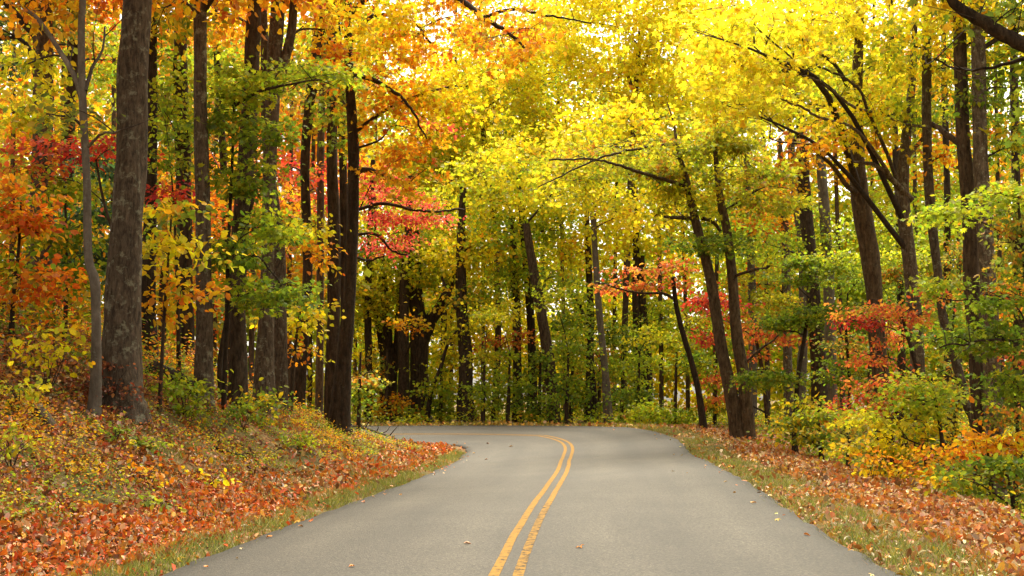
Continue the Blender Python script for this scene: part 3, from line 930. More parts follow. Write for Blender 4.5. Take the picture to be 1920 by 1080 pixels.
C = [
    ('thin dark trunk left of the bend beside the bank edge trunk', 55, [[(690, 775, 15), (690, 660, 14), (692, 500, 12), (700, 300, 9)]], [m(700, 560, 60, 40, 'YG', s=.16), m(690, 470, 50, 40, 'LG', s=.16, cov=1)], 'bark_dark', (),),
    ('dark trunk leaning left behind the bend, left of the forked pair', 57, [[(718, 770, 20), (722, 700, 17), (712, 620, 15), (700, 560, 14), (690, 470, 10)]], [m(740, 530, 70, 36, 'YG', s=.16, cov=1.1)], 'bark_dark', ()),
    ('dark narrow forked trunk left of the widest trunk past the bend', 56, [[(734, 775, 24), (732, 700, 22), (724, 600, 16), (716, 480, 12)], [(735, 735, 14, 0, 'fork'), (744, 660, 14), (748, 590, 12), (752, 480, 9)]], [m(755, 500, 60, 40, 'YG', s=.16), m(720, 600, 40, 30, 'YG', s=.14, cov=.7)], 'bark_dark', ()),
    ('straight dark trunk close on the left of the widest trunk past the bend', 54, [[(757, 788, 24), (757, 690, 20), (757, 590, 20), (762, 470, 16), (770, 330, 12)]], [m(790, 500, 70, 36, 'YG', s=.16), m(770, 610, 30, 14, 'YO', s=.13, cov=1.2, d=-3)], 'bark_dark', ()),
    ('widest dark trunk past the bend, forking to the right', 55, [[(785, 785, 42), (785, 700, 35), (785, 610, 36), (780, 540, 26), (775, 420, 18)], [(792, 640, 24, 0, 'fork'), (808, 600, 24), (826, 575, 20), (850, 520, 14), (880, 440, 9)]], [m(800, 480, 80, 50, 'LG', s=.17), m(870, 430, 60, 50, 'Y', s=.17), m(790, 400, 70, 50, 'YG', s=.17, cov=1)], 'bark_dark', ()),
    ('thin crooked dark stem leaning right of the widest trunk', 52, [[(800, 782, 9), (810, 730, 8), (826, 690, 7), (838, 650, 6), (856, 620, 4)]], [m(860, 620, 40, 25, 'YG', s=.14, cov=1), m(820, 730, 40, 22, 'LG', s=.13, cov=1.2)], 'bark_dark', ()),
    ('sturdy dark trunk alone at the far road edge, left of centre', 52, [[(876, 800, 34), (873, 720, 28), (870, 640, 24), (866, 560, 22), (864, 480, 18), (868, 350, 13)]],
     [m(880, 480, 70, 40, 'Y', s=.16), m(930, 440, 60, 40, 'LG', s=.16), m(860, 560, 60, 26, 'GY', s=.15, cov=1), m(900, 330, 80, 60, 'YG', s=.17, cov=.9)], 'bark_dark', [[(866, 600, 10, 0), (852, 570, 9, 0), (838, 545, 7, 0), (828, 520, 5, 0)]]),
    ('leftmost of the three dark trunks in the middle of the far edge', 54, [[(971, 798, 20), (971, 700, 17), (968, 600, 16), (966, 540, 16), (960, 400, 12)]], [m(960, 380, 80, 60, 'YG', s=.17, cov=.9), m(950, 540, 50, 30, 'LG', s=.15, cov=1)], 'bark_dark', ()),
    ('middle one of the three dark trunks in the middle of the far edge', 55, [[(998, 798, 18), (998, 700, 17), (996, 600, 15), (988, 500, 17), (978, 400, 14), (970, 300, 10)]], [m(990, 300, 90, 70, 'PY', s=.17, cov=.9), m(985, 500, 50, 28, 'LG', s=.15, cov=1.2, d=-2), m(1050, 430, 60, 50, 'LG', s=.17, cov=1.1)], 'bark_dark', ()),
    ('brown trunk leaning left, rightmost of three at the far edge centre', 51, [[(1038, 798, 23), (1034, 720, 22), (1024, 640, 21), (1010, 560, 20), (998, 500, 18), (985, 420, 14)]], [m(1040, 520, 40, 24, 'LG', s=.14, cov=1), m(1050, 350, 80, 60, 'YG', s=.17, cov=1.2)], 'bark_brown', ()),
    ('dark double trunk left of the pale grey trunk beyond the bend', 54, [[(1102, 798, 15), (1104, 700, 14), (1106, 600, 14), (1104, 500, 12), (1100, 380, 9)], [(1115, 798, 12), (1112, 720, 10), (1108, 660, 8)]], [m(1100, 480, 60, 40, 'Y', s=.16, cov=1.2), m(1090, 590, 50, 40, 'LG', s=.15, cov=1)], 'bark_dark', [[(1102, 620, 8, 0), (1090, 580, 7, 0), (1072, 545, 5, 0)]]),
    ('pale grey trunk leaning left beyond the bend', 50, [[(1142, 798, 17), (1136, 700, 14), (1126, 600, 13), (1120, 530, 12), (1112, 400, 10)]], [m(1150, 410, 70, 50, 'Y', s=.16, cov=1.3), m(1150, 250, 100, 70, 'Y', s=.18, cov=1.2)], 'bark_smooth', ()),
    ('pair of close dark trunks above the low green shrub', 56, [[(1198, 770, 18), (1196, 680, 17), (1193, 580, 16), (1192, 480, 13), (1190, 350, 10)], [(1216, 770, 18), (1214, 680, 18), (1206, 590, 14), (1202, 480, 12)]], [m(1220, 430, 80, 60, 'Y', s=.17, cov=1.3), m(1230, 600, 50, 40, 'LG', s=.15, cov=1)], 'bark_dark', ()),
]
for i, (lab, Y, st, ms, bk, lb) in enumerate(C):
    tree(lab, Y, st, ms, bk, limbs=lb, seed=50 + i, sides=12, leaf='kite', group='trunks past the bend')

# ---- tall background crowns, with the trunks that show above the bend
tree('tall yellow crowned tree behind the middle of the bend', 66,
     [[(930, 770, 12), (935, 600, 12), (928, 430, 12), (915, 330, 12), (900, 200, 8)]],
     [m(930, 230, 120, 80, 'YG', s=.2, cov=1.1), m(1030, 150, 120, 80, 'PY', s=.2, cov=1), m(900, 120, 110, 80, 'PY', s=.2, cov=.9), m(980, 40, 130, 70, 'PY', s=.2, cov=.8)], 'bark_dark', seed=71, leaf='kite')
tree('tall bright yellow tree high above the right of the bend', 62,
     [[(1170, 770, 12), (1172, 600, 12), (1180, 400, 12), (1190, 200, 10), (1200, 60, 8)]],
     [m(1130, 60, 130, 90, 'PY', s=.2, cov=1.3), m(1270, 80, 120, 90, 'PY', s=.2, cov=1.3), m(1150, 180, 100, 60, 'Y', s=.2, cov=1.2), m(1250, 230, 100, 80, 'PY', s=.2, cov=1.2), m(1200, -20, 160, 60, 'PY', s=.2)],
     'bark_brown', seed=72, leaf='kite', limbs=[[(1195, 190, 9, 0), (1180, 150, 7, 0), (1168, 118, 5, 0)], [(1198, 160, 6, 0), (1215, 100, 5, 0), (1225, 50, 4, 0)]])
tree('yellow green tree filling the gap left of centre behind the bend', 64,
     [[(830, 770, 12), (832, 600, 12), (838, 430, 10), (846, 300, 8)]],
     [m(840, 330, 100, 70, 'YG', s=.2), m(770, 300, 80, 60, 'YG', s=.2, cov=1), m(880, 560, 80, 50, 'YG', s=.2, cov=1), m(830, 200, 90, 70, 'Y', s=.2, cov=1.1)], 'bark_dark', seed=73, leaf='kite')

# ---- right side
tree('double stemmed dark tree on the right verge with spreading olive crown', 36,
     [[(1385, 815, 26), (1370, 740, 24), (1350, 640, 22), (1330, 520, 20), (1305, 420, 17), (1290, 350, 14), (1270, 280, 8), (1262, 230, 4), (1250, 190, 1.5)],
      [(1404, 815, 28), (1396, 720, 24), (1380, 620, 21), (1372, 520, 18), (1362, 430, 17), (1350, 370, 14), (1340, 280, 8), (1344, 220, 4), (1338, 180, 1.5)]],
     [m(1150, 300, 150, 46, 'OL', s=.10, layers=5, flat=.65, cov=.7), m(1250, 275, 110, 60, 'OL', s=.10, layers=5, flat=.65, cov=.75), m(1350, 320, 120, 70, 'OL', s=.10, layers=6, flat=.65, cov=.8),
      m(1090, 350, 120, 36, 'YG', s=.10, layers=4, flat=.65, cov=.55), m(1330, 455, 90, 28, 'GR', s=.10, layers=3, flat=.7, cov=1.4), m(1270, 390, 70, 40, 'YG', s=.10, layers=3, cov=1), m(1440, 360, 80, 60, 'OL', s=.10, layers=5, cov=.8), m(1370, 240, 80, 40, 'OL', s=.10, layers=3, cov=1)],
     'bark_brown', seed=81, sides=16, leaf='lobed',
     limbs=[[(1300, 410, 9, 0), (1275, 408, 8, -.4), (1245, 408, 5, -.8)], [(1318, 410, 9, 0), (1335, 414, 8, .3), (1352, 435, 6, .5)], [(1290, 350, 9, 0), (1240, 335, 7, -.8), (1190, 320, 6, -1.4), (1120, 300, 4, -2), (1030, 300, 3, -2.5)],
            [(1272, 270, 7, 0), (1220, 275, 5, -.8), (1130, 295, 4, -1.6), (1010, 350, 2, -2.4)], [(1372, 520, 6, 0), (1400, 510, 6, -.5), (1445, 500, 5, -1)], [(1398, 680, 5, 0), (1420, 660, 5, -.3), (1460, 630, 3, -.6)]])
tree('slim dark stem leaning left at the verge, left of the double stemmed tree', 41,
     [[(1320, 806, 13), (1312, 740, 12), (1298, 680, 11), (1280, 620, 10), (1268, 570, 9), (1262, 520, 7)]],
     [m(1200, 520, 90, 18, 'SA', s=.12, layers=2, flat=.75, cov=0.92), m(1270, 515, 60, 22, 'SA', s=.12, layers=2, flat=.75, cov=0.86), m(1150, 530, 50, 14, 'SA', s=.12, layers=2, flat=.75, cov=0.79)],
     'bark_dark', seed=82, sides=12, limbs=[[(1264, 560, 6, 0), (1240, 550, 5, -.3), (1190, 548, 4, -.5), (1120, 530, 3, -.6)]])
tree('dark trunk with a shaggy base behind the green shrubs on the right', 42,
     [[(1540, 775, 32), (1535, 680, 28), (1524, 560, 26), (1515, 440, 24), (1508, 320, 22), (1495, 180, 16), (1490, 60, 10)]],
     [m(1440, 180, 100, 60, 'PY', s=.13), m(1540, 120, 90, 60, 'YG', s=.13, cov=1.1), m(1440, 460, 60, 36, 'LG', s=.12, cov=1), m(1480, 330, 60, 45, 'YO', s=.13, cov=1)], 'bark_dark', seed=83, sides=16)
tree('pale grey trunk close right of the shaggy dark trunk', 44,
     [[(1560, 760, 22), (1557, 640, 20), (1552, 500, 20), (1545, 380, 20), (1535, 260, 16), (1530, 100, 10)]],
     [m(1550, 440, 50, 40, 'LG', s=.12, cov=1), m(1500, 40, 110, 60, 'PY', s=.14)], 'bark_smooth', seed=84, sides=14)
tree('grey twin trunk with a pale left stem in the right wood', 46,
     [[(1502, 760, 20), (1505, 640, 18), (1506, 480, 18), (1494, 380, 16), (1484, 290, 14), (1476, 150, 10)]],
     [m(1410, 90, 110, 70, 'PY', s=.14, cov=1.3), m(1370, 160, 80, 60, 'PY', s=.14, cov=1.2)], 'bark_smooth', seed=85, sides=14)
tree('thick furrowed dark trunk leaning left in the right wood', 32,
     [[(1660, 780, 34), (1652, 690, 32), (1640, 580, 30), (1628, 470, 34), (1612, 370, 34), (1606, 280, 28), (1608, 150, 20), (1612, 60, 16), (1612, 0, 14)]],
     [m(1560, 200, 90, 50, 'YG', s=.12, cov=1.1), m(1640, 130, 100, 60, 'YG', s=.12, cov=1.1), m(1520, 30, 110, 60, 'PY', s=.12, d=-3, cov=.9), m(1620, 30, 100, 50, 'Y', s=.12, d=-1, cov=.9), m(1600, 240, 80, 40, 'Y', s=.12, cov=.7, d=-2), m(1400, 60, 110, 70, 'PY', s=.12, d=-5, cov=.7)],
     'bark_brown', seed=86, sides=20, leaf='lobed',
     limbs=[[(1618, 370, 12, 0), (1590, 350, 10, -.4), (1560, 310, 7, -.8), (1530, 285, 6, -1), (1490, 262, 4, -1.2), (1420, 205, 2.5, -1.6)]])
tree('grey trunk with long curved limbs reaching left over the road', 30,
     [[(1722, 770, 30), (1718, 680, 28), (1712, 560, 26), (1700, 440, 25), (1692, 360, 25), (1698, 280, 20), (1710, 170, 14), (1716, 60, 10), (1718, 0, 8)]],
     [m(1450, 130, 90, 50, 'PY', s=.11, cov=1.2, d=-3), m(1370, 190, 80, 45, 'PY', s=.11, cov=1.2, d=-4), m(1540, 250, 60, 40, 'YO', s=.11, cov=.6, d=-2), m(1640, 200, 70, 40, 'Y', s=.11, cov=.8, d=-1), m(1700, 220, 60, 50, 'LG', s=.11, cov=.9), m(1330, 60, 90, 60, 'PY', s=.12, d=-5, cov=.8)],
     'bark_grey', seed=87, sides=18, leaf='lobed',
     limbs=[[(1708, 375, 15, 0), (1670, 335, 11, -.4), (1640, 310, 8, -.8), (1598, 303, 4, -1.1)],
            [(1675, 340, 8, -.4), (1640, 285, 7, -1), (1600, 240, 6, -1.5), (1545, 222, 5, -2), (1490, 195, 4, -2.6), (1430, 180, 2.5, -3)],
            [(1680, 335, 8, -.3), (1660, 280, 7, -.8), (1630, 215, 6, -1.3), (1608, 165, 5, -1.8), (1550, 130, 4, -2.3), (1470, 118, 2, -3)],
            [(1635, 210, 6, -1.3), (1600, 200, 5, -2), (1540, 155, 4, -2.5), (1500, 140, 3, -3)],
            [(1698, 300, 9, 0), (1735, 245, 7, -.3), (1690, 230, 5, -.6), (1660, 215, 4, -.8)]])
tree('slim trunk kinked to the right near the right twin trunk', 28.5,
     [[(1830, 800, 20), (1815, 760, 18), (1795, 690, 17), (1770, 600, 16), (1758, 500, 16), (1745, 400, 18), (1738, 280, 17), (1738, 130, 17), (1740, 0, 16)]],
     [m(1760, 130, 60, 70, 'GY', s=.11, cov=.9), m(1700, 80, 70, 60, 'YG', s=.11, cov=1), m(1780, 290, 50, 40, 'YO', s=.11, cov=.8), m(1740, -140, 200, 90, 'Y', s=.18, d=2, cov=1.0)], 'bark_grey', seed=88, sides=14)  # the topmost mass is unseen, added to shade the right side
tree('left stem of the grey twin trunks on the right', 26.5,
     [[(1843, 850, 30), (1835, 740, 27), (1828, 600, 28), (1820, 480, 28), (1815, 380, 28), (1805, 250, 26), (1800, 100, 24), (1798, 0, 22)]],
     [m(1860, 60, 90, 60, 'GY', s=.10, cov=1), m(1780, 30, 90, 50, 'Y', s=.11)], 'bark_brown', seed=89, sides=18, limbs=[[(1806, 275, 13, 0), (1780, 255, 12, .3), (1745, 228, 9, .6)]])
tree('right stem of the grey twin trunks on the right', 26,
     [[(1865, 860, 36), (1862, 740, 32), (1856, 600, 30), (1848, 480, 28), (1842, 360, 28), (1836, 220, 26), (1834, 100, 26), (1832, 0, 24)]],
     [m(1880, 170, 70, 50, 'GR', s=.10, cov=1), m(1900, 280, 60, 50, 'GY', s=.10, cov=1), m(1900, -170, 240, 120, 'GY', s=.2, cov=1.1), m(2060, 0, 160, 160, 'GR', s=.2, cov=1.1)], 'bark_grey', seed=90, sides=18)  # large-leaved masses out of frame, added for shade on the right
tree('dark tree whose thick limb crosses the top right corner', 15,
     [[(2130, 1000, 70), (2120, 700, 60), (2090, 400, 56), (2060, 180, 50), (2050, -60, 40)]],
     [m(1880, 20, 60, 35, 'OG', s=.10, cov=.7), m(1960, 250, 60, 60, 'GR', s=.10, cov=.8), m(1800, -60, 110, 40, 'GY', s=.11), m(1450, -320, 330, 150, 'Y', s=.16, d=4, cov=.7), m(1850, -300, 280, 150, 'GY', s=.18, d=2, cov=.9)], 'bark_dark', seed=91, sides=20, leaf='lobed',  # unseen high masses, added to darken the near road and right side
     limbs=[[(2070, 220, 46, 0), (1990, 115, 34, 0), (1920, 84, 30, 0), (1870, 58, 26, 0), (1820, 28, 22, 0), (1780, -5, 18, 0), (1740, -50, 12, 0)],
            [(2055, 140, 14, 0), (1960, 105, 9, .5), (1880, 122, 7, .8), (1800, 130, 5, 1), (1740, 108, 3, 1)]])
for i, (lab, Y, st, ms, bk) in enumerate([
    ('dark trunk between thick furrowed trunk and the limb bearing grey trunk', 40, [[(1690, 770, 16), (1690, 640, 14), (1688, 480, 14), (1680, 300, 12), (1672, 120, 10), (1670, 0, 9)]], [m(1680, 440, 60, 50, 'LG', s=.12, cov=1.1), m(1690, 560, 60, 40, 'GR', s=.11, cov=1)], 'bark_dark'),
    ('thin dark trunk right of the limb bearing grey trunk', 38, [[(1780, 770, 18), (1778, 640, 16), (1776, 500, 14), (1775, 300, 12), (1770, 100, 10), (1768, 0, 9)]], [m(1790, 420, 50, 60, 'LG', s=.11, cov=1), m(1770, 560, 50, 50, 'OG', s=.12, cov=1)], 'bark_dark'),
    ('mossy grey trunk in the right wood, left of the shaggy trunk', 48, [[(1478, 770, 18), (1476, 640, 17), (1474, 500, 16), (1470, 380, 14), (1462, 260, 10)]], [m(1450, 400, 60, 60, 'YO', s=.14, cov=.9), m(1420, 540, 60, 50, 'OL', s=.14, cov=1)], 'bark_grey'),
    ('pale straight trunk behind the double stemmed verge tree', 50, [[(1412, 770, 17), (1410, 650, 16), (1408, 520, 15), (1404, 400, 12), (1400, 280, 9)]], [m(1410, 430, 60, 50, 'LG', s=.14, cov=1.1), m(1400, 300, 70, 60, 'YG', s=.15, cov=1)], 'bark_smooth'),
    ('dark trunk half hidden at the right frame edge', 36, [[(1915, 800, 22), (1912, 640, 20), (1908, 480, 18), (1904, 300, 16), (1900, 100, 14), (1898, 0, 12)]], [m(1900, 400, 60, 60, 'OG', s=.12, cov=1), m(1890, 540, 60, 50, 'GY', s=.12, cov=1)], 'bark_dark'),
]):
    tree(lab, Y, st, ms, bk, seed=100 + i, sides=12)

# ---- right understorey
tree('red orange layered dogwood in front of the thick furrowed trunk', 27,
     [[(1735, 800, 9), (1725, 720, 8), (1705, 640, 7), (1690, 590, 5)]],
     [m(1660, 575, 95, 20, 'SA', s=.078, layers=3, flat=.75, cov=0.99), m(1620, 600, 60, 16, 'RD', s=.078, layers=2, flat=.75, cov=0.86), m(1720, 590, 50, 20, 'SA', s=.078, layers=2, flat=.75, cov=0.79), m(1630, 660, 60, 24, 'SA', s=.078, layers=3, flat=.7, cov=0.79), m(1760, 560, 40, 20, 'SA', s=.078, layers=2, cov=0.59)],
     'bark_dark', seed=111, sides=8, name='dogwood_tree')
tree('low red and pink shrub below the layered dogwood', 28,
     [[(1700, 830, 8), (1680, 770, 7), (1660, 720, 5)]],
     [m(1660, 725, 90, 34, 'SA', s=.078, layers=4, flat=.65, cov=0.86), m(1590, 765, 70, 26, 'SA', s=.078, layers=3, flat=.65, cov=0.79), m(1740, 740, 50, 26, 'OG', s=.078, layers=3, cov=1.1)],
     'bark_dark', seed=112, sides=8, name='shrub', cat='shrub')
tree('dark red leaved shrub behind the double stemmed verge tree', 42,
     [[(1440, 800, 9), (1430, 700, 8), (1415, 620, 6)]],
     [m(1330, 590, 60, 50, 'RD', s=.11, layers=4, cov=0.73), m(1430, 630, 70, 50, 'SA', s=.11, layers=4, cov=0.73), m(1350, 730, 40, 40, 'SA', s=.11, layers=3, cov=0.66), m(1460, 580, 50, 30, 'OL', s=.11, layers=3)],
     'bark_dark', seed=113, sides=8, name='shrub', cat='shrub')
tree('green maple sapling with drooping layers right of the double stemmed tree', 33,
     [[(1490, 810, 10), (1495, 720, 8), (1510, 620, 7), (1520, 560, 5)]],
     [m(1530, 590, 75, 24, 'GR', s=.08, layers=4, flat=.7, cov=1.5), m(1470, 620, 60, 26, 'GR', s=.08, layers=3, flat=.7, cov=1.3), m(1440, 700, 60, 40, 'GR', s=.08, layers=4, flat=.65, cov=1.2), m(1500, 510, 70, 22, 'GR', s=.08, layers=3, flat=.7, cov=1.3), m(1560, 480, 60, 24, 'LG', s=.08, layers=3, flat=.7)],
     'bark_dark', seed=114, sides=8, name='sapling', leaf='lobed')
tree('light green maple sapling with wide sprays in front of the twin trunks', 20,
     [[(1955, 900, 12), (1945, 760, 10), (1930, 600, 8), (1915, 440, 6), (1905, 350, 4)]],
     [m(1790, 395, 90, 20, 'LG', s=.078, layers=2, flat=.75, cov=1.4), m(1890, 370, 60, 30, 'LG', s=.078, layers=3, flat=.7, cov=1.3), m(1780, 645, 80, 24, 'GR', s=.078, layers=3, flat=.75, cov=1.4), m(1870, 640, 70, 40, 'GR', s=.078, layers=4, flat=.7, cov=1.3), m(1880, 555, 70, 30, 'GR', s=.078, layers=3, flat=.7, cov=1.2), m(1760, 545, 50, 16, 'LG', s=.078, layers=2, flat=.7), m(1900, 460, 50, 50, 'OG', s=.078, layers=4, cov=1.2), m(1900, 720, 50, 40, 'GR', s=.078, layers=3)],
     'bark_dark', seed=115, sides=10, name='sapling', leaf='lobed', limbs=[[(1935, 650, 6, 0), (1880, 637, 5, -.3), (1820, 642, 4, -.5), (1760, 650, 3, -.6)]])
tree('light green sapling with flat sprays across the shrubs before the twin trunks', 22.5,
     [[(1770, 900, 9), (1765, 820, 8), (1755, 760, 6), (1745, 700, 4)]],
     [m(1720, 715, 70, 16, 'LG', s=.078, layers=2, flat=.75, cov=1.5), m(1740, 750, 90, 22, 'LG', s=.078, layers=3, flat=.75, cov=1.4), m(1640, 785, 80, 20, 'YG', s=.078, layers=3, flat=.7, cov=1.3)],
     'bark_dark', seed=116, sides=8, name='sapling', leaf='lobed')
tree('yellow and orange low bush at the foot of the twin trunks', 20,
     [[(1860, 940, 8), (1855, 880, 7), (1850, 830, 5)]],
     [m(1860, 845, 85, 28, 'YO', s=.085, layers=4, flat=.6, cov=1.5), m(1780, 880, 60, 26, 'YO', s=.085, layers=3, flat=.6, cov=1.3), m(1910, 830, 40, 24, 'Y', s=.085, layers=3, cov=1.3)],
     'bark_dark', seed=117, sides=8, name='bush', cat='bush')
tree('yellow low bush left of the orange one, near the dark hollow', 23,
     [[(1680, 900, 8), (1678, 850, 7), (1670, 810, 5)]],
     [m(1670, 825, 70, 30, 'Y', s=.08, layers=4, flat=.6, cov=1.4), m(1620, 850, 50, 26, 'GY', s=.08, layers=3, cov=1.2), m(1740, 830, 50, 30, 'GY', s=.08, layers=3, cov=1.2), m(1690, 885, 60, 26, 'OG', s=.078, layers=3, cov=1.2)],
     'bark_dark', seed=118, sides=8, name='bush', cat='bush')
tree('dark green bush at the lower right frame edge', 18,
     [[(1900, 960, 8), (1895, 920, 7), (1885, 880, 5)]],
     [m(1880, 895, 70, 30, 'GR', s=.078, layers=4, cov=1.4), m(1800, 905, 60, 22, 'GY', s=.078, layers=3, cov=1.2), m(1915, 930, 30, 26, 'OG', s=.078, cov=1.1)],
     'bark_dark', seed=119, sides=8, name='bush', cat='bush')
tree('small dark green shrub in the hollow behind the right verge', 30,
     [[(1540, 850, 8), (1535, 800, 7), (1528, 770, 5)]],
     [m(1535, 805, 50, 30, 'GR', s=.085, layers=3, cov=1.1), m(1500, 760, 50, 36, 'GY', s=.085, layers=3, cov=1.2), m(1480, 810, 40, 20, 'GY', s=.1, cov=1)],
     'bark_dark', seed=120, sides=8, name='shrub', cat='shrub')
for i, (lab, Y, bx, by, ms) in enumerate([
    ('green maple sapling between the shaggy dark and thick furrowed trunks', 34, 1590, 810, [m(1590, 520, 60, 24, 'GR', s=.085, layers=3, flat=.7, cov=1.2), m(1590, 640, 50, 26, 'OG', s=.085, layers=4, flat=.7, cov=1.1), m(1580, 700, 60, 26, 'GR', s=.085, layers=3, flat=.7, cov=1.2)]),
    ('yellow green sapling between the thick furrowed and limb bearing trunks', 33, 1690, 800, [m(1690, 470, 60, 30, 'LG', s=.085, layers=4, flat=.65, cov=1.0), m(1680, 530, 60, 26, 'OG', s=.085, layers=3, flat=.7, cov=1.0), m(1690, 640, 56, 26, 'SA', s=.085, layers=3, flat=.7, cov=0.73)]),
    ('mixed green and red sapling beside the kinked slim trunk', 30, 1790, 830, [m(1800, 470, 50, 30, 'OG', s=.085, layers=4, flat=.65, cov=1.1), m(1790, 590, 50, 24, 'GR', s=.085, layers=3, flat=.7, cov=1.1), m(1790, 700, 50, 30, 'OG', s=.085, layers=3, cov=1.1), m(1780, 790, 60, 26, 'GY', s=.085, layers=3, cov=1.2)]),
    ('orange and green shrub right of the twin trunks', 25, 1905, 890, [m(1900, 770, 46, 40, 'OG', s=.08, layers=4, cov=1.2), m(1910, 640, 40, 40, 'SA', s=.08, layers=3, cov=0.59), m(1900, 560, 40, 30, 'OR', s=.08, layers=3, cov=.9)]),
    ('orange yellow low bush between the two bushes at the verge rim', 21, 1735, 915, [m(1735, 868, 80, 26, 'YO', s=.08, layers=4, flat=.6, cov=1.4), m(1800, 840, 50, 20, 'OR', s=.08, layers=3, flat=.6, cov=1.2)]),
    ('green and orange low bush nearest the verge, left of the yellow bush', 26, 1590, 860, [m(1590, 815, 50, 26, 'OG', s=.085, layers=3, cov=1.2), m(1560, 780, 40, 20, 'LG', s=.085, layers=2, cov=1.2)]),
]):
    tree(lab, Y, [[(bx, by, 9), (bx + 3, by - 90, 7), (bx - 4, by - 190, 5), (bx, by - 260, 3)]] if 'low' not in lab else [[(bx, by, 7), (bx + 2, by - 30, 6), (bx - 2, by - 60, 4)]],
         ms, 'bark_dark', seed=170 + i, sides=7, name='bush' if 'low' in lab else 'shrub' if 'shrub' in lab else 'sapling', cat='bush' if 'low' in lab else 'shrub' if 'shrub' in lab else 'tree', ext=0, flare=1.2)
for i, (lab, Y, bx, ms) in enumerate([
    ('low green shrub left of the dark leaning verge stem', 44, 1265, [m(1265, 765, 60, 30, 'LG', s=.12, layers=4, cov=1.05), m(1220, 780, 40, 18, 'LG', s=.12, layers=2), m(1300, 700, 40, 40, 'GR', s=.12, layers=3, cov=1.05)]),
    ('green sapling clump between pale grey trunk and the pair of dark trunks', 52, 1165, [m(1170, 700, 50, 50, 'LG', s=.13, layers=5, cov=1.05), m(1165, 620, 50, 36, 'GR', s=.13, layers=3, cov=1.05), m(1160, 770, 50, 20, 'LG', s=.13, layers=2)]),
    ('green shrub left of the double trunk beyond the bend', 52, 1070, [m(1072, 690, 40, 50, 'LG', s=.13, layers=5, cov=1.05), m(1075, 755, 45, 30, 'GR', s=.13, layers=3, cov=1.05), m(1075, 620, 40, 36, 'GR', s=.13, layers=3, cov=1.05)]),
    ('green shrub between sturdy dark trunk and the three middle trunks', 53, 925, [m(925, 720, 50, 36, 'LG', s=.13, layers=4, cov=1.05), m(930, 770, 55, 20, 'LG', s=.13, layers=2, cov=1.05), m(930, 650, 40, 14, 'SA', s=.12, layers=2, cov=1.12), m(975, 635, 40, 12, 'SA', s=.12, layers=2, cov=0.92)]),
    ('green shrub right of the widest trunk past the bend', 53, 825, [m(830, 770, 40, 22, 'GR', s=.13, layers=3, cov=1.05), m(845, 700, 36, 40, 'YG', s=.13, layers=3, cov=1.05)]),
    ('yellow brown shrub beneath the forked dark trunk', 52, 722, [m(725, 750, 36, 24, 'YO', s=.12, layers=3, cov=1.05), m(770, 775, 30, 16, 'LG', s=.12, layers=2, cov=1.05), m(700, 700, 26, 40, 'OG', s=.12, cov=.8)]),
    ('green shrub at the road edge right below the bank edge trunk', 38, 672, [m(668, 735, 30, 30, 'GR', s=.11, layers=3, cov=1.05), m(690, 700, 26, 26, 'OG', s=.11, layers=2, cov=.9)]),
    ('orange tinged shrub deep between the double trunk and pale grey trunk', 60, 1122, [m(1120, 680, 40, 50, 'OG', s=.14, cov=1.05), m(1060, 640, 50, 50, 'YG', s=.15, cov=1.05)]),
    ('green sapling tuft low beside the leaning brown trunk', 50, 1010, [m(1010, 760, 40, 26, 'GR', s=.12, layers=3, cov=1.05), m(1012, 690, 30, 36, 'GR', s=.12, layers=3, cov=1.05)]),
    ('light green sapling before the pair of close dark trunks', 47, 1195, [m(1200, 690, 50, 30, 'LG', s=.11, layers=4, cov=.9), m(1180, 745, 50, 24, 'GR', s=.11, layers=3, cov=1.05), m(1215, 640, 45, 26, 'YG', s=.11, layers=3, cov=.8)]),
    ('bushy green sapling just right of the sturdy dark trunk', 48, 905, [m(905, 740, 36, 26, 'LG', s=.11, layers=4, cov=1.05), m(915, 600, 40, 30, 'YG', s=.12, layers=3, cov=.8), m(900, 680, 34, 26, 'OL', s=.11, layers=3, cov=.8)]),
    ('leafy green sapling right of the leaning brown trunk', 47, 1062, [m(1060, 560, 50, 30, 'LG', s=.12, layers=4, cov=.9), m(1080, 650, 40, 36, 'LG', s=.11, layers=4, cov=1.05), m(1060, 730, 40, 26, 'GR', s=.11, layers=3, cov=1.05)]),
    ('yellow green sapling between the first two middle trunks', 49, 952, [m(950, 590, 46, 26, 'YG', s=.12, layers=3, cov=.8), m(950, 690, 34, 36, 'LG', s=.12, layers=4, cov=.8), m(985, 745, 30, 24, 'GR', s=.11, layers=3, cov=1.05)]),
    ('tall green sapling between the leaning verge stem and double stemmed tree', 43, 1340, [m(1335, 690, 46, 40, 'LG', s=.10, layers=5, cov=.8), m(1300, 620, 46, 36, 'OL', s=.10, layers=4, cov=.8), m(1345, 770, 40, 26, 'GY', s=.10, layers=3, cov=1.05)]),
    ('yellow foliage added for the glow left of the forked dark trunk', 60, 690, [m(690, 640, 30, 60, 'Y', s=.16, cov=.9), m(700, 720, 26, 40, 'PY', s=.16, cov=.9)]),  # bright yellow leaves put in to make the gap between trunks look luminous
    ('yellow green foliage added for the glow between the widest trunk and sturdy dark trunk', 58, 842, [m(842, 660, 30, 50, 'Y', s=.16, cov=.9), m(845, 730, 30, 30, 'YG', s=.16, cov=1.05)]),  # added yellow leaves stand in for light glowing between these trunks
]):
    tree(lab, Y, [[(bx, 800, 8), (bx + 2, 730, 6), (bx + 4, 660, 4)]], ms, 'bark_dark', seed=130 + i, sides=6, name='shrub', cat='shrub', leaf='kite', ext=0, flare=1.2)

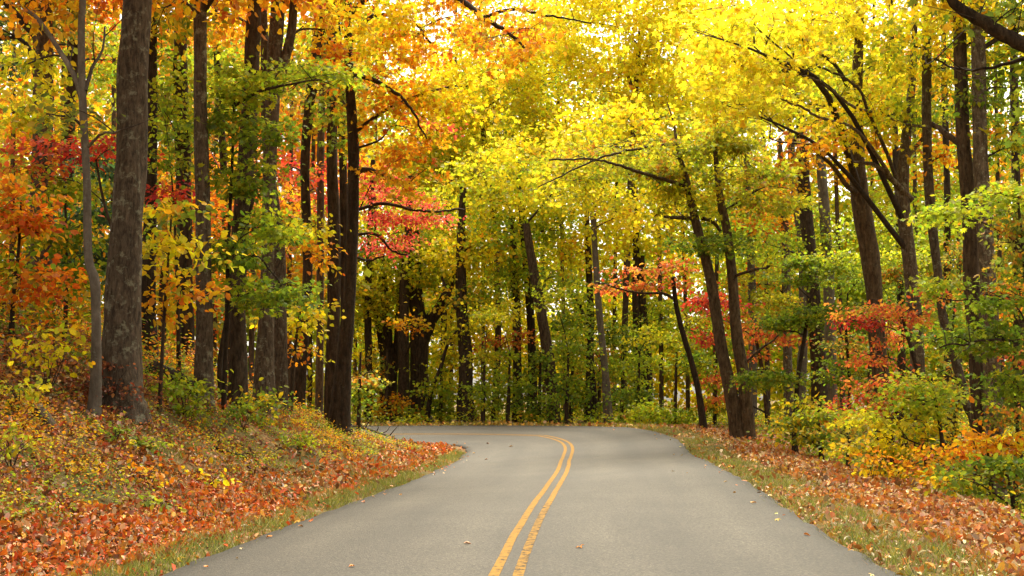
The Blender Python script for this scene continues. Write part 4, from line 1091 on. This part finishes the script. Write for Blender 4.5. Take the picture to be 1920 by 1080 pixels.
# ---- slim trunks further back that the photograph shows as one stand each
def far_stand(spots, label, group, seed, pals, s):
    for i, (px, Y, w, lean, where) in enumerate(spots):
        w = w * .72
        r = np.random.default_rng(seed * 101 + i)
        top = px + lean
        ms = [m(px + lean * .5 + r.uniform(-30, 30), r.uniform(480, 640), r.uniform(60, 90), r.uniform(40, 60), pals[i % len(pals)], s=s, cov=.9),
              m(top + r.uniform(-40, 40), r.uniform(250, 430), r.uniform(70, 110), r.uniform(50, 80), pals[(i + 1) % len(pals)], s=s, cov=1.0),
              m(top + r.uniform(-40, 40), r.uniform(40, 220), r.uniform(80, 120), r.uniform(60, 90), pals[(i + 2) % len(pals)], s=s, cov=1.0)]
        tree(label + ' ' + where, Y, [[(px, 770, w), (px + lean * .2, 600, w * .9), (px + lean * .6, 350, w * .75), (top, 100, w * .55), (top, 0, w * .5)]],
             ms, 'bark_brown', seed=seed + i, sides=8, leaf='kite', group=group)


far_stand([(845, 72, 12, 10, 'between widest trunk and sturdy dark trunk'), (1060, 70, 12, -15, 'between leaning brown trunk and dark double trunk'),
           (1150, 74, 11, 10, 'just right of pale grey leaning trunk'), (1240, 70, 13, -8, 'right of the pair of close trunks'),
           (905, 80, 10, 5, 'just right of sturdy dark trunk'), (1020, 82, 10, -6, 'close behind leaning brown trunk'),
           (1290, 76, 12, -20, 'behind the slim leaning verge stem'), (1340, 68, 13, 12, 'just left of double stemmed verge tree'),
           (700, 76, 11, 6, 'left of the forked dark trunk'), (665, 84, 11, 8, 'close right of the bank edge trunk')],
          'slim far trunk past the bend', 'slim trunks past the bend', 200, ['LG', 'YG', 'Y', 'LG'], .24)
far_stand([(1580, 58, 14, -20, 'between pale grey and thick furrowed trunks'), (1440, 62, 13, -10, 'right behind the double stemmed verge tree'),
           (1630, 66, 13, 8, 'close behind the thick furrowed trunk'), (1720, 54, 15, -8, 'behind the limb bearing grey trunk'),
           (1800, 60, 13, -6, 'just left of the twin trunks'), (1880, 52, 15, -14, 'just right of the twin trunks')],
          'slim far trunk in the right wood', 'slim trunks deep in the right wood', 230, ['LG', 'YO', 'GR', 'YG'], .18)
far_stand([(20, 44, 18, 6, 'at the far left frame edge'), (110, 50, 16, 10, 'deep between far left trunk and slender sapling'),
           (210, 42, 18, 4, 'just left behind the thickest trunk'), (305, 46, 16, 8, 'right of the thickest trunk'),
           (400, 48, 15, 8, 'right of the lichened slim trunk'), (470, 44, 16, 12, 'between brown trunk and twin trunk'),
           (540, 50, 15, 8, 'just right of the twin trunk'), (580, 56, 14, 10, 'just right of the leaning dark trunk')],
          'slim far trunk up the bank', 'slim trunks up the bank', 250, ['OR', 'OG', 'YO', 'OL'], .17)

# ------------------------------------------------------------------ far wood, read as one mass
def scatter_mass(name, label, boxes, s, seed, kind='kite'):
    rng = np.random.default_rng(seed)
    f = Foliage(rng)
    for (px, py, rx, ry, Y, pal, cov) in boxes:
        c = at(px, py, Y)
        r = np.array((rx / ppm(Y), 4.0, ry / ppm(Y)))
        n = int(cov * math.pi * rx * ry / (.36 * (s * ppm(Y)) ** 2))
        f.mass(c, r, n, pal, s, flat=.4, shell=.9)
    me = leaf_mesh(name, np.concatenate(f.P), np.concatenate(f.D), np.concatenate(f.N), np.concatenate(f.S), np.concatenate(f.C), kind, M['leaf'])
    return tag(link(name, me), label, 'foliage', None, 'stuff')


rg = np.random.default_rng(99)
bx = []
for lay in range(2):
    for px in range(-300, 2420, 110):
        for py in range(50, 800, 95):
            if lay == 1 and px >= 620 and (py < 420 or px < 1380):
                continue
            if px < 620:
                Y, pals = 58 + 12 * lay, ['OR', 'OG', 'OL', 'YO', 'YG', 'OG']
            elif px < 1380:
                Y, pals = 92 + 14 * lay, ['Y', 'YG', 'LG', 'YG', 'PY']
            else:
                Y, pals = 74 + 14 * lay, (['YG', 'GY', 'LG', 'LG', 'YO'] if py > 250 else ['Y', 'YG', 'Y', 'YO'])
            if py > 520:
                pals = ['YG', 'LG', 'Y', 'LG', 'YG', 'GY'] if px > 620 else ['OL', 'GR', 'OG', 'YG']
            if py < 130 and rg.random() < .3 or 620 <= px < 1380 and py < 200:
                continue
            bx.append((px + rg.uniform(-40, 40), py + rg.uniform(-40, 40), 95, 80, Y + rg.uniform(-5, 5), pals[rg.integers(len(pals))], .95 if py < 180 else 2.1 if px >= 620 and py > 480 else 1.8 if 620 <= px < 1380 else 1.4))
scatter_mass('far_foliage', 'mass of yellow and green leaves in the far wood', bx, .42, 98)

# ------------------------------------------------------------------ forest floor: fallen leaves, grass, undergrowth
LIT_L = [((.72, .20, .02), 5), ((.60, .10, .015), 4), ((.36, .13, .035), 2), ((.62, .32, .13), 1.6), ((.70, .48, .30), 1.2), ((.66, .31, .03), 2.4), ((.18, .06, .022), 1.6)]
LIT_R = [((.58, .23, .045), 4.5), ((.60, .36, .16), 3.2), ((.70, .52, .32), 2.3), ((.48, .14, .03), 2.2), ((.26, .10, .035), 2.2), ((.66, .36, .04), 2)]
LIT_Y = [((.60, .40, .04), 4), ((.56, .26, .03), 3), ((.44, .30, .10), 2), ((.40, .12, .03), 1)]


def pickl(rng, lst, n):
    c = np.array([a for a, _ in lst]); w = np.array([b for _, b in lst], float)
    return c[rng.choice(len(c), n, p=w / w.sum())]


def slope_normal(x, y):
    e_ = .15
    return unit(np.stack((ground(x - e_, y) - ground(x + e_, y), ground(x, y - e_) - ground(x, y + e_), np.full(len(x), 2 * e_)), -1))


def visible(x, y, z):
    """Rough test that a floor point lies inside the picture, with a margin."""
    fx = 960 + F * x / np.maximum(y, .1)
    return (y > 7) & (fx > -160) & (fx < 2080)


def floor_points(rng, n, x0, x1, y0, y1):
    x = rng.uniform(x0, x1, n); y = rng.uniform(y0, y1, n)
    z = ground(x, y)
    s_, u = road_coords(x, y)
    k = visible(x, y, z) & (np.abs(s_) > HW - .05)
    return x[k], y[k], z[k], s_[k], u[k]


def litter(name, label, n, box, dens, cols, size, seed, kind):
    rng = np.random.default_rng(seed)
    x, y, z, s_, u = floor_points(rng, n, *box)
    k = rng.random(len(x)) < dens(s_, np.abs(s_) - HW, x, y)
    x, y, z = x[k], y[k], z[k]
    nn = unit(slope_normal(x, y) + .55 * rng.standard_normal((len(x), 3)))
    d = rng.standard_normal((len(x), 3))
    S = size * (.42 + 1.25 * rng.random(len(x)) ** 1.7)
    P = np.stack((x, y, z + .008 + .035 * rng.random(len(x)) ** 2), -1)
    me = leaf_mesh(name, P, d, nn, S, jitter(rng, pickl(rng, cols, len(x)), .22), kind, M['litter'], curl=2.2)
    return tag(link(name, me), label, 'leaves', None, 'stuff')


# the drift of red leaves at the foot of the bank, browner scatter up the bank
LIT_B = [((.36, .12, .025), 4), ((.56, .19, .025), 4), ((.46, .26, .11), 2), ((.58, .42, .26), 1.1), ((.14, .055, .022), 3), ((.52, .27, .04), 1.5), ((.40, .09, .03), 1.5)]


def d_strip(s_, o, x, y):
    e_ = .25 * (vnoise(x * .9, y * .9, 20) - .5)
    return np.where(s_ < 0, np.maximum(1.0 * sstep(.35, .6, o + e_) * sstep(1.75, 1.1, o + 2 * e_), .06), 0)


def d_bank(s_, o, x, y):
    return np.where(s_ < 0, .55 * sstep(1.0, 1.6, o) * np.clip(1.9 * vnoise(x * 1.3, y * 1.3, 21) * (.4 + vnoise(x * 4, y * 4, 22)) - .15, .05, 1.4), 0)


litter('fallen_leaves', 'drift of red fallen leaves at the foot of the left bank', 140000, (-8.5, -.6, 7.5, 18), d_strip, LIT_L, .058, 301, 'oval')
litter('fallen_leaves', 'brown and tan fallen leaves scattered over the left bank', 140000, (-8.5, -.6, 7.5, 18), d_bank, LIT_B, .060, 306, 'oval')
litter('fallen_leaves', 'red fallen leaves along the inside of the bend', 75000, (-11, .4, 18, 40), d_strip, LIT_L, .085, 302, 'oval')
litter('fallen_leaves', 'brown fallen leaves on the bank under the tall trunks', 70000, (-11, .4, 18, 40), d_bank, LIT_B, .09, 307, 'oval')


def d_right(s_, o, x, y):
    e_ = .5 * (vnoise(x * .8, y * .8, 32) - .5)
    strip = sstep(.75, 1.25, o + e_) * sstep(4.4, 3.4, o + e_) * (.75 + .4 * vnoise(x * .7, y * .7, 31))
    return np.where((s_ > 0) & (y < 44), np.maximum(strip, .09 + .25 * sstep(3.5, 4.5, o)), 0)


litter('fallen_leaves', 'tan and orange fallen leaves beside the right verge', 140000, (3, 9.5, 7.5, 19), d_right, LIT_R, .068, 303, 'oval')
litter('fallen_leaves', 'tan fallen leaves curving along the outer verge', 100000, (2, 14, 19, 44), d_right, LIT_R, .09, 304, 'oval')
litter('fallen_leaves', 'yellow fallen leaves along the far road edge', 26000, (-14, 9, 40, 52),
       lambda s_, o, x, y: np.where(s_ > 0, .75 * sstep(3.0, 1.2, o), 0), LIT_Y, .13, 305, 'kite')


def road_litter(name, label, n, seed):
    rng = np.random.default_rng(seed)
    u = rng.uniform(1, 44, n)
    s_ = np.where(rng.random(n) < .5, -1, 1) * (HW + .02 - np.abs(rng.standard_normal(n)) * .28)
    k = rng.random(n) < .07
    s_[k] = rng.uniform(-HW, HW, int(k.sum()))
    P = np.zeros((n, 3))
    for i in range(n):
        c, nl = road_point(u[i])
        P[i, :2] = c - nl * s_[i]
        P[i, 2] = float(road_z(s_[i], u[i])) + .02
    S = .075 * (.4 + .9 * rng.random(n))
    me = leaf_mesh(name, P, rng.standard_normal((n, 3)) * (1, 1, .15), unit(np.array((0, 0, 1.0)) + .3 * rng.standard_normal((n, 3))), S, jitter(rng, pickl(rng, LIT_R, n), .25), 'lobed', M['litter'], curl=2.4)
    return tag(link(name, me), label, 'leaves', None, 'stuff')


road_litter('leaf_crumbs', 'scattered leaf crumbs along both edges of the asphalt', 110, 308)


def blades(name, label, n, box, dens, pal, h, w, seed):
    rng = np.random.default_rng(seed)
    x, y, z, s_, u = floor_points(rng, n, *box)
    k = rng.random(len(x)) < dens(s_, np.abs(s_) - HW, x, y)
    x, y, z = x[k], y[k], z[k]
    q = len(x)
    H = h * (.4 + rng.random(q)) * (.5 + vnoise(x * 2, y * 2, 41))
    a = rng.uniform(0, 2 * math.pi, q)
    lean = .55 * rng.standard_normal((q, 2))
    wx, wy = np.cos(a) * w, np.sin(a) * w
    P = np.stack((x, y, z - .01), -1)
    V = np.stack((P - np.stack((wx, wy, 0 * wx), -1), P + np.stack((wx, wy, 0 * wx), -1), P + np.stack((lean[:, 0] * H, lean[:, 1] * H, H), -1)), 1)
    f = (np.arange(q) * 3)[:, None] + np.arange(3)[None]
    c = np.repeat(jitter(rng, pickl(rng, pal, q), .2), 3, 0)
    me = mesh_np(name, V.reshape(-1, 3), [f], M['blade'], cols=c)
    return tag(link(name, me), label, 'grass', None, 'stuff')


GRASS = [((.19, .22, .025), 4), ((.28, .28, .035), 3), ((.34, .29, .08), 2), ((.11, .14, .025), 2), ((.40, .33, .14), 1)]
blades('grass', 'thin grass strip between the left bank and the road', 230000, (-8, -.6, 7.5, 36),
       lambda s_, o, x, y: np.where((s_ < 0), sstep(.75, .35, o) * np.clip(2.0 * vnoise(x * 1.4, y * 1.4, 51) - .2, 0, 1) + .35 * sstep(.45, .65, vnoise(x * .8, y * .8, 52)), 0), GRASS, .10, .006, 311)
blades('grass', 'dry grass verge along the right side of the road', 260000, (2.5, 12, 7.5, 44),
       lambda s_, o, x, y: np.where(s_ > 0, sstep(1.45, .75, o) * np.clip(1.9 * vnoise(x * 1.3, y * 1.3, 53) - .25, 0, 1) + .3 * sstep(3.0, 3.6, o), 0), GRASS, .10, .006, 312)
blades('grass', 'short grass along the far outer edge of the bend', 50000, (-16, 9, 40, 54),
       lambda s_, o, x, y: np.where(s_ > 0, .8 * sstep(2.5, .8, o), 0), GRASS, .12, .012, 313)


def undergrowth(name, label, n, box, dens, pals, h, s, per, seed, kind='oval'):
    rng = np.random.default_rng(seed)
    x, y, z, s_, u = floor_points(rng, n, *box)
    k = rng.random(len(x)) < dens(s_, np.abs(s_) - HW, x, y)
    x, y, z = x[k], y[k], z[k]
    q = len(x)
    pn = np.clip((vnoise(x * .5, y * .5, seed) * 1.5 - .25 + .25 * rng.standard_normal(q)) * len(pals), 0, len(pals) - 1).astype(int)
    col = np.zeros((q, 3))
    for i, p in enumerate(pals):
        kk_ = pn == i
        col[kk_] = pick(rng, p, int(kk_.sum()))
    cnt = rng.poisson(per, q).clip(3)
    idx = np.repeat(np.arange(q), cnt)
    mm = len(idx)
    H = h * (.5 + .9 * rng.random(q)) * (.5 + vnoise(x * .7, y * .7, seed + 1))
    a = rng.uniform(0, 2 * math.pi, mm); rr = H[idx] * .75 * np.sqrt(rng.random(mm))
    P = np.stack((x[idx] + rr * np.cos(a), y[idx] + rr * np.sin(a), z[idx] + H[idx] * (.25 + .85 * rng.random(mm))), -1)
    D = np.stack((np.cos(a), np.sin(a), -.25 + .4 * rng.standard_normal(mm)), -1)
    N = unit(np.array((0, 0, 1.0)) + .5 * rng.standard_normal((mm, 3)))
    me = leaf_mesh(name, P, D, N, s * (.6 + .7 * rng.random(mm)), jitter(rng, col[idx], .2), kind, M['leaf'])
    return tag(link(name, me), label, 'undergrowth', None, 'stuff')


undergrowth('undergrowth', 'low weeds and seedlings covering the left bank', 12000, (-9, -1, 8, 36),
            lambda s_, o, x, y: np.where((s_ < 0) & (o > 1.3), .22 + .9 * sstep(.42, .7, vnoise(x * .75, y * .75, 61)), 0) * np.where(o > 3, 1, .8), ['GR', 'LG', 'GR', 'BR', 'GY', 'YO'], .17, .042, 13, 321)
undergrowth('undergrowth', 'knee high bushes over the floor of the left wood', 7000, (-32, -4.5, 14, 42),
            lambda s_, o, x, y: np.where((s_ < 0) & (o > 3.6), .75, 0), ['OL', 'GY', 'OR', 'GR', 'BR', 'YO'], .50, .08, 15, 322)
undergrowth('undergrowth', 'green and yellow weeds down the slope right of the verge', 7000, (5, 26, 11, 44),
            lambda s_, o, x, y: np.where((s_ > 0) & (o > 2.9), .35 + .65 * sstep(3.2, 5, o), 0), ['LG', 'GR', 'GY', 'YG', 'YO', 'GR'], .40, .085, 12, 323)
undergrowth('undergrowth', 'green low growth under the trees past the bend', 4200, (-40, 40, 45, 85),
            lambda s_, o, x, y: np.where((s_ > 0) & (o > 1.2), .85, 0), ['LG', 'LG', 'YG', 'GY', 'YG', 'OL'], .42, .13, 14, 324, 'kite')


# ------------------------------------------------------------------ single plants, logs, loose leaves
def on_ground(px, py):
    Ys = np.arange(7.0, 60, .05)
    P = np.array([at(px, py, y) for y in Ys])
    g = ground(P[:, 0], P[:, 1])
    i = np.nonzero(P[:, 2] <= g)[0]
    j = i[0] if len(i) else len(Ys) - 1
    return np.array((P[j, 0], P[j, 1], g[j]))


def plant(label, px, py, h, w, pal, n, s, seed, name='seedling', cat='plant', flat=.6, stems=5, leaf='oval'):
    rng = np.random.default_rng(seed)
    o = on_ground(px, py)
    root = thing(name, label, cat, tuple(o), None)
    tb = Tubes()
    f = Foliage(rng)
    tips = []
    for i in range(stems):
        a = rng.uniform(0, 2 * math.pi)
        tip = o + np.array((w * .6 * math.cos(a), w * .6 * math.sin(a), h * rng.uniform(.6, 1)))
        pth = spline([o - (0, 0, .05), o + (tip - o) * .5 + .04 * rng.standard_normal(3) + (0, 0, h * .1), tip], 8)
        tb.add(pth, np.linspace(.008, .003, 8), 5)
        tips.append(pth)
    link('stem', tb.mesh('stem', M['twig'], o), root)
    f.mass(o + np.array((0, 0, h * .62)), (w, w, h * .48), n, pal, s, flat=flat, layers=4, limb=np.vstack(tips), per=9, ptw=.5, tw_r=.004, spray=2.6)
    f.parts(root, o, leaf, name='foliage')
    return root


PL = [
    ('yellow seedling with broad leaves left of the slender sapling', 90, 735, .75, .50, 'Y', 170, .12, 'oval'),
    ('yellow green weed at the far left of the bank', 35, 775, .45, .34, 'YG', 120, .085, 'oval'),
    ('dark red brown shrub around the foot of the thickest trunk', 205, 765, .62, .50, 'BR', 420, .06, 'oval'),
    ('russet dry weed right of the foot of the thickest trunk', 262, 765, .50, .36, 'BR', 260, .055, 'oval'),
    ('bushy light green plant beside the lichened slim trunk', 345, 785, .62, .55, 'LG', 420, .085, 'oval'),
    ('small blue green weed below the thickest trunk', 215, 830, .22, .24, 'GR', 90, .065, 'oval'),
    ('flat green weed halfway down the bank below the light green plant', 265, 845, .20, .30, 'GR', 110, .065, 'oval'),
    ('green plant with yellow top leaves right of the brown trunk', 490, 800, .65, .50, 'GY', 300, .10, 'oval'),
    ('dark green leafy plant at the foot of the brown trunk', 455, 805, .40, .40, 'GR', 220, .08, 'oval'),
    ('bright yellow seedling lying down the middle of the bank', 385, 905, .20, .34, 'Y', 60, .10, 'oval'),
    ('small green rosette near the red leaf drift', 285, 965, .16, .22, 'LG', 60, .07, 'oval'),
    ('orange weed in the middle of the bank', 275, 910, .22, .26, 'YO', 70, .08, 'oval'),
    ('olive green tall weed at the left frame edge', 22, 880, .34, .36, 'OL', 150, .07, 'oval'),
    ('yellow seedling by the bank edge trunk', 590, 775, .55, .45, 'YO', 190, .10, 'oval'),
    ('green weed clump on the bank tip below the bank edge trunk', 560, 845, .30, .40, 'LG', 200, .07, 'oval'),
    ('orange broadleaf weed at the right edge of the verge litter', 1640, 905, .45, .42, 'YO', 170, .095, 'oval'),
    ('yellow green weed at the rim of the right verge', 1560, 860, .35, .45, 'YG', 190, .08, 'oval'),
    ('green broadleaf weed at the lower right rim', 1790, 935, .45, .45, 'GR', 200, .09, 'oval'),
    ('orange seedling beside the lower right dark green bush', 1860, 945, .40, .40, 'YO', 130, .10, 'oval'),
]
for i, (lab, px, py, h, w, pal, n, s, lf) in enumerate(PL):
    plant(lab, px, py, h, w, pal, n, s, 400 + i, leaf=lf)


def log(label, a, b, r, mt, seed, name='fallen_log', cat='log', subs=0):
    rng = np.random.default_rng(seed)
    A, B = on_ground(*a), on_ground(*b)
    A = A + (0, 0, r * .6); B = B + (0, 0, r * .6)
    n = 22
    P = spline([A, (A + B) / 2 + r * .6 * rng.standard_normal(3) + (0, 0, .3 * r), B], n)
    P[:, 2] = np.maximum(P[:, 2], ground(P[:, 0], P[:, 1]) + r * .35)
    root = thing(name, label, cat, tuple(A))
    t = Tubes(); t.add(P, np.linspace(r, r * .55, n) * np.r_[.05, np.ones(n - 2), .05], 12, seed=seed, rough=.16)
    link('trunk' if subs == 0 else 'stem', t.mesh('trunk', M[mt], A), root)
    for i in range(subs):
        j = rng.integers(5, n - 3)
        d = unit(unit(B - A) * .8 + .7 * rng.standard_normal(3) + (0, 0, .35))
        ln = .3 + .5 * rng.random()
        t = Tubes(); t.add(spline([P[j], P[j] + d * ln * .5 + .04 * rng.standard_normal(3), P[j] + d * ln], 7), np.linspace(r * .5, r * .12, 7), 5)
        link('side_branch', t.mesh('side_branch', M[mt], A), root)
    return root


log('rotting dark log lying behind the light green plant', (285, 708), (375, 745), .20, 'bark_dark', 501)
log('short mossy log end half buried in the leaves at far left', (70, 775), (105, 815), .10, 'bark_grey', 502)
log('small dark fallen stick lying on the middle of the bank', (400, 840), (470, 862), .035, 'bark_dark', 503, 'fallen_branch', 'branch')
log('bare dead branch sticking out over the inner road edge', (655, 800), (745, 826), .05, 'bark_dark', 504, 'fallen_branch', 'branch', 7)


def loose_leaf(label, px, py, s, col, seed, lift=.012):
    rng = np.random.default_rng(seed)
    o = on_ground(px, py)
    s_, u = road_coords(o[:1], o[1:2])
    if abs(s_[0]) < HW:
        c = at(px, py, o[1])
        o[2] = float(road_z(s_[0], u[0])) + .012
    me = leaf_mesh('fallen_leaf', np.array([(0, 0, lift)]), rng.standard_normal((1, 3)) * (1, 1, .1), np.array([(0, 0, 1.0)]) + .35 * rng.standard_normal((1, 3)), np.array([s]), np.array([col]), 'lobed', M['litter'], curl=2.5)
    tag(link('fallen_leaf', me, loc=tuple(o)), label, 'leaf', 'single leaves on the road')


for i, (lab, px, py, s, col) in enumerate([
    ('single orange leaf on the asphalt near the left road edge', 563, 988, .12, (.60, .30, .03)),
    ('curled pale brown leaf on the asphalt left of the yellow lines', 869, 1035, .09, (.45, .26, .15)),
    ('dark brown leaf on the asphalt just past the leaf drift', 912, 836, .16, (.22, .07, .03)),
    ('small dark leaf on the asphalt between leaf drift and yellow lines', 915, 867, .10, (.25, .10, .04)),
    ('pale leaf on the asphalt right of the dark brown leaf', 962, 842, .14, (.55, .36, .2)),
    ('large yellow leaf on the grass at the left road edge', 330, 1050, .14, (.62, .42, .05)),
    ('cream leaf on the grass verge at the lower right', 1674, 1050, .13, (.70, .58, .34)),
    ('large orange leaf on the grass of the right verge', 1632, 1000, .15, (.56, .22, .03)),
    ('pale leaf resting on the outer road edge near the bend', 1243, 816, .16, (.62, .48, .28)),
    ('small pale leaf on the asphalt of the outer lane', 1258, 893, .08, (.62, .55, .45)),
]):
    loose_leaf(lab, px, py, s, col, 600 + i)
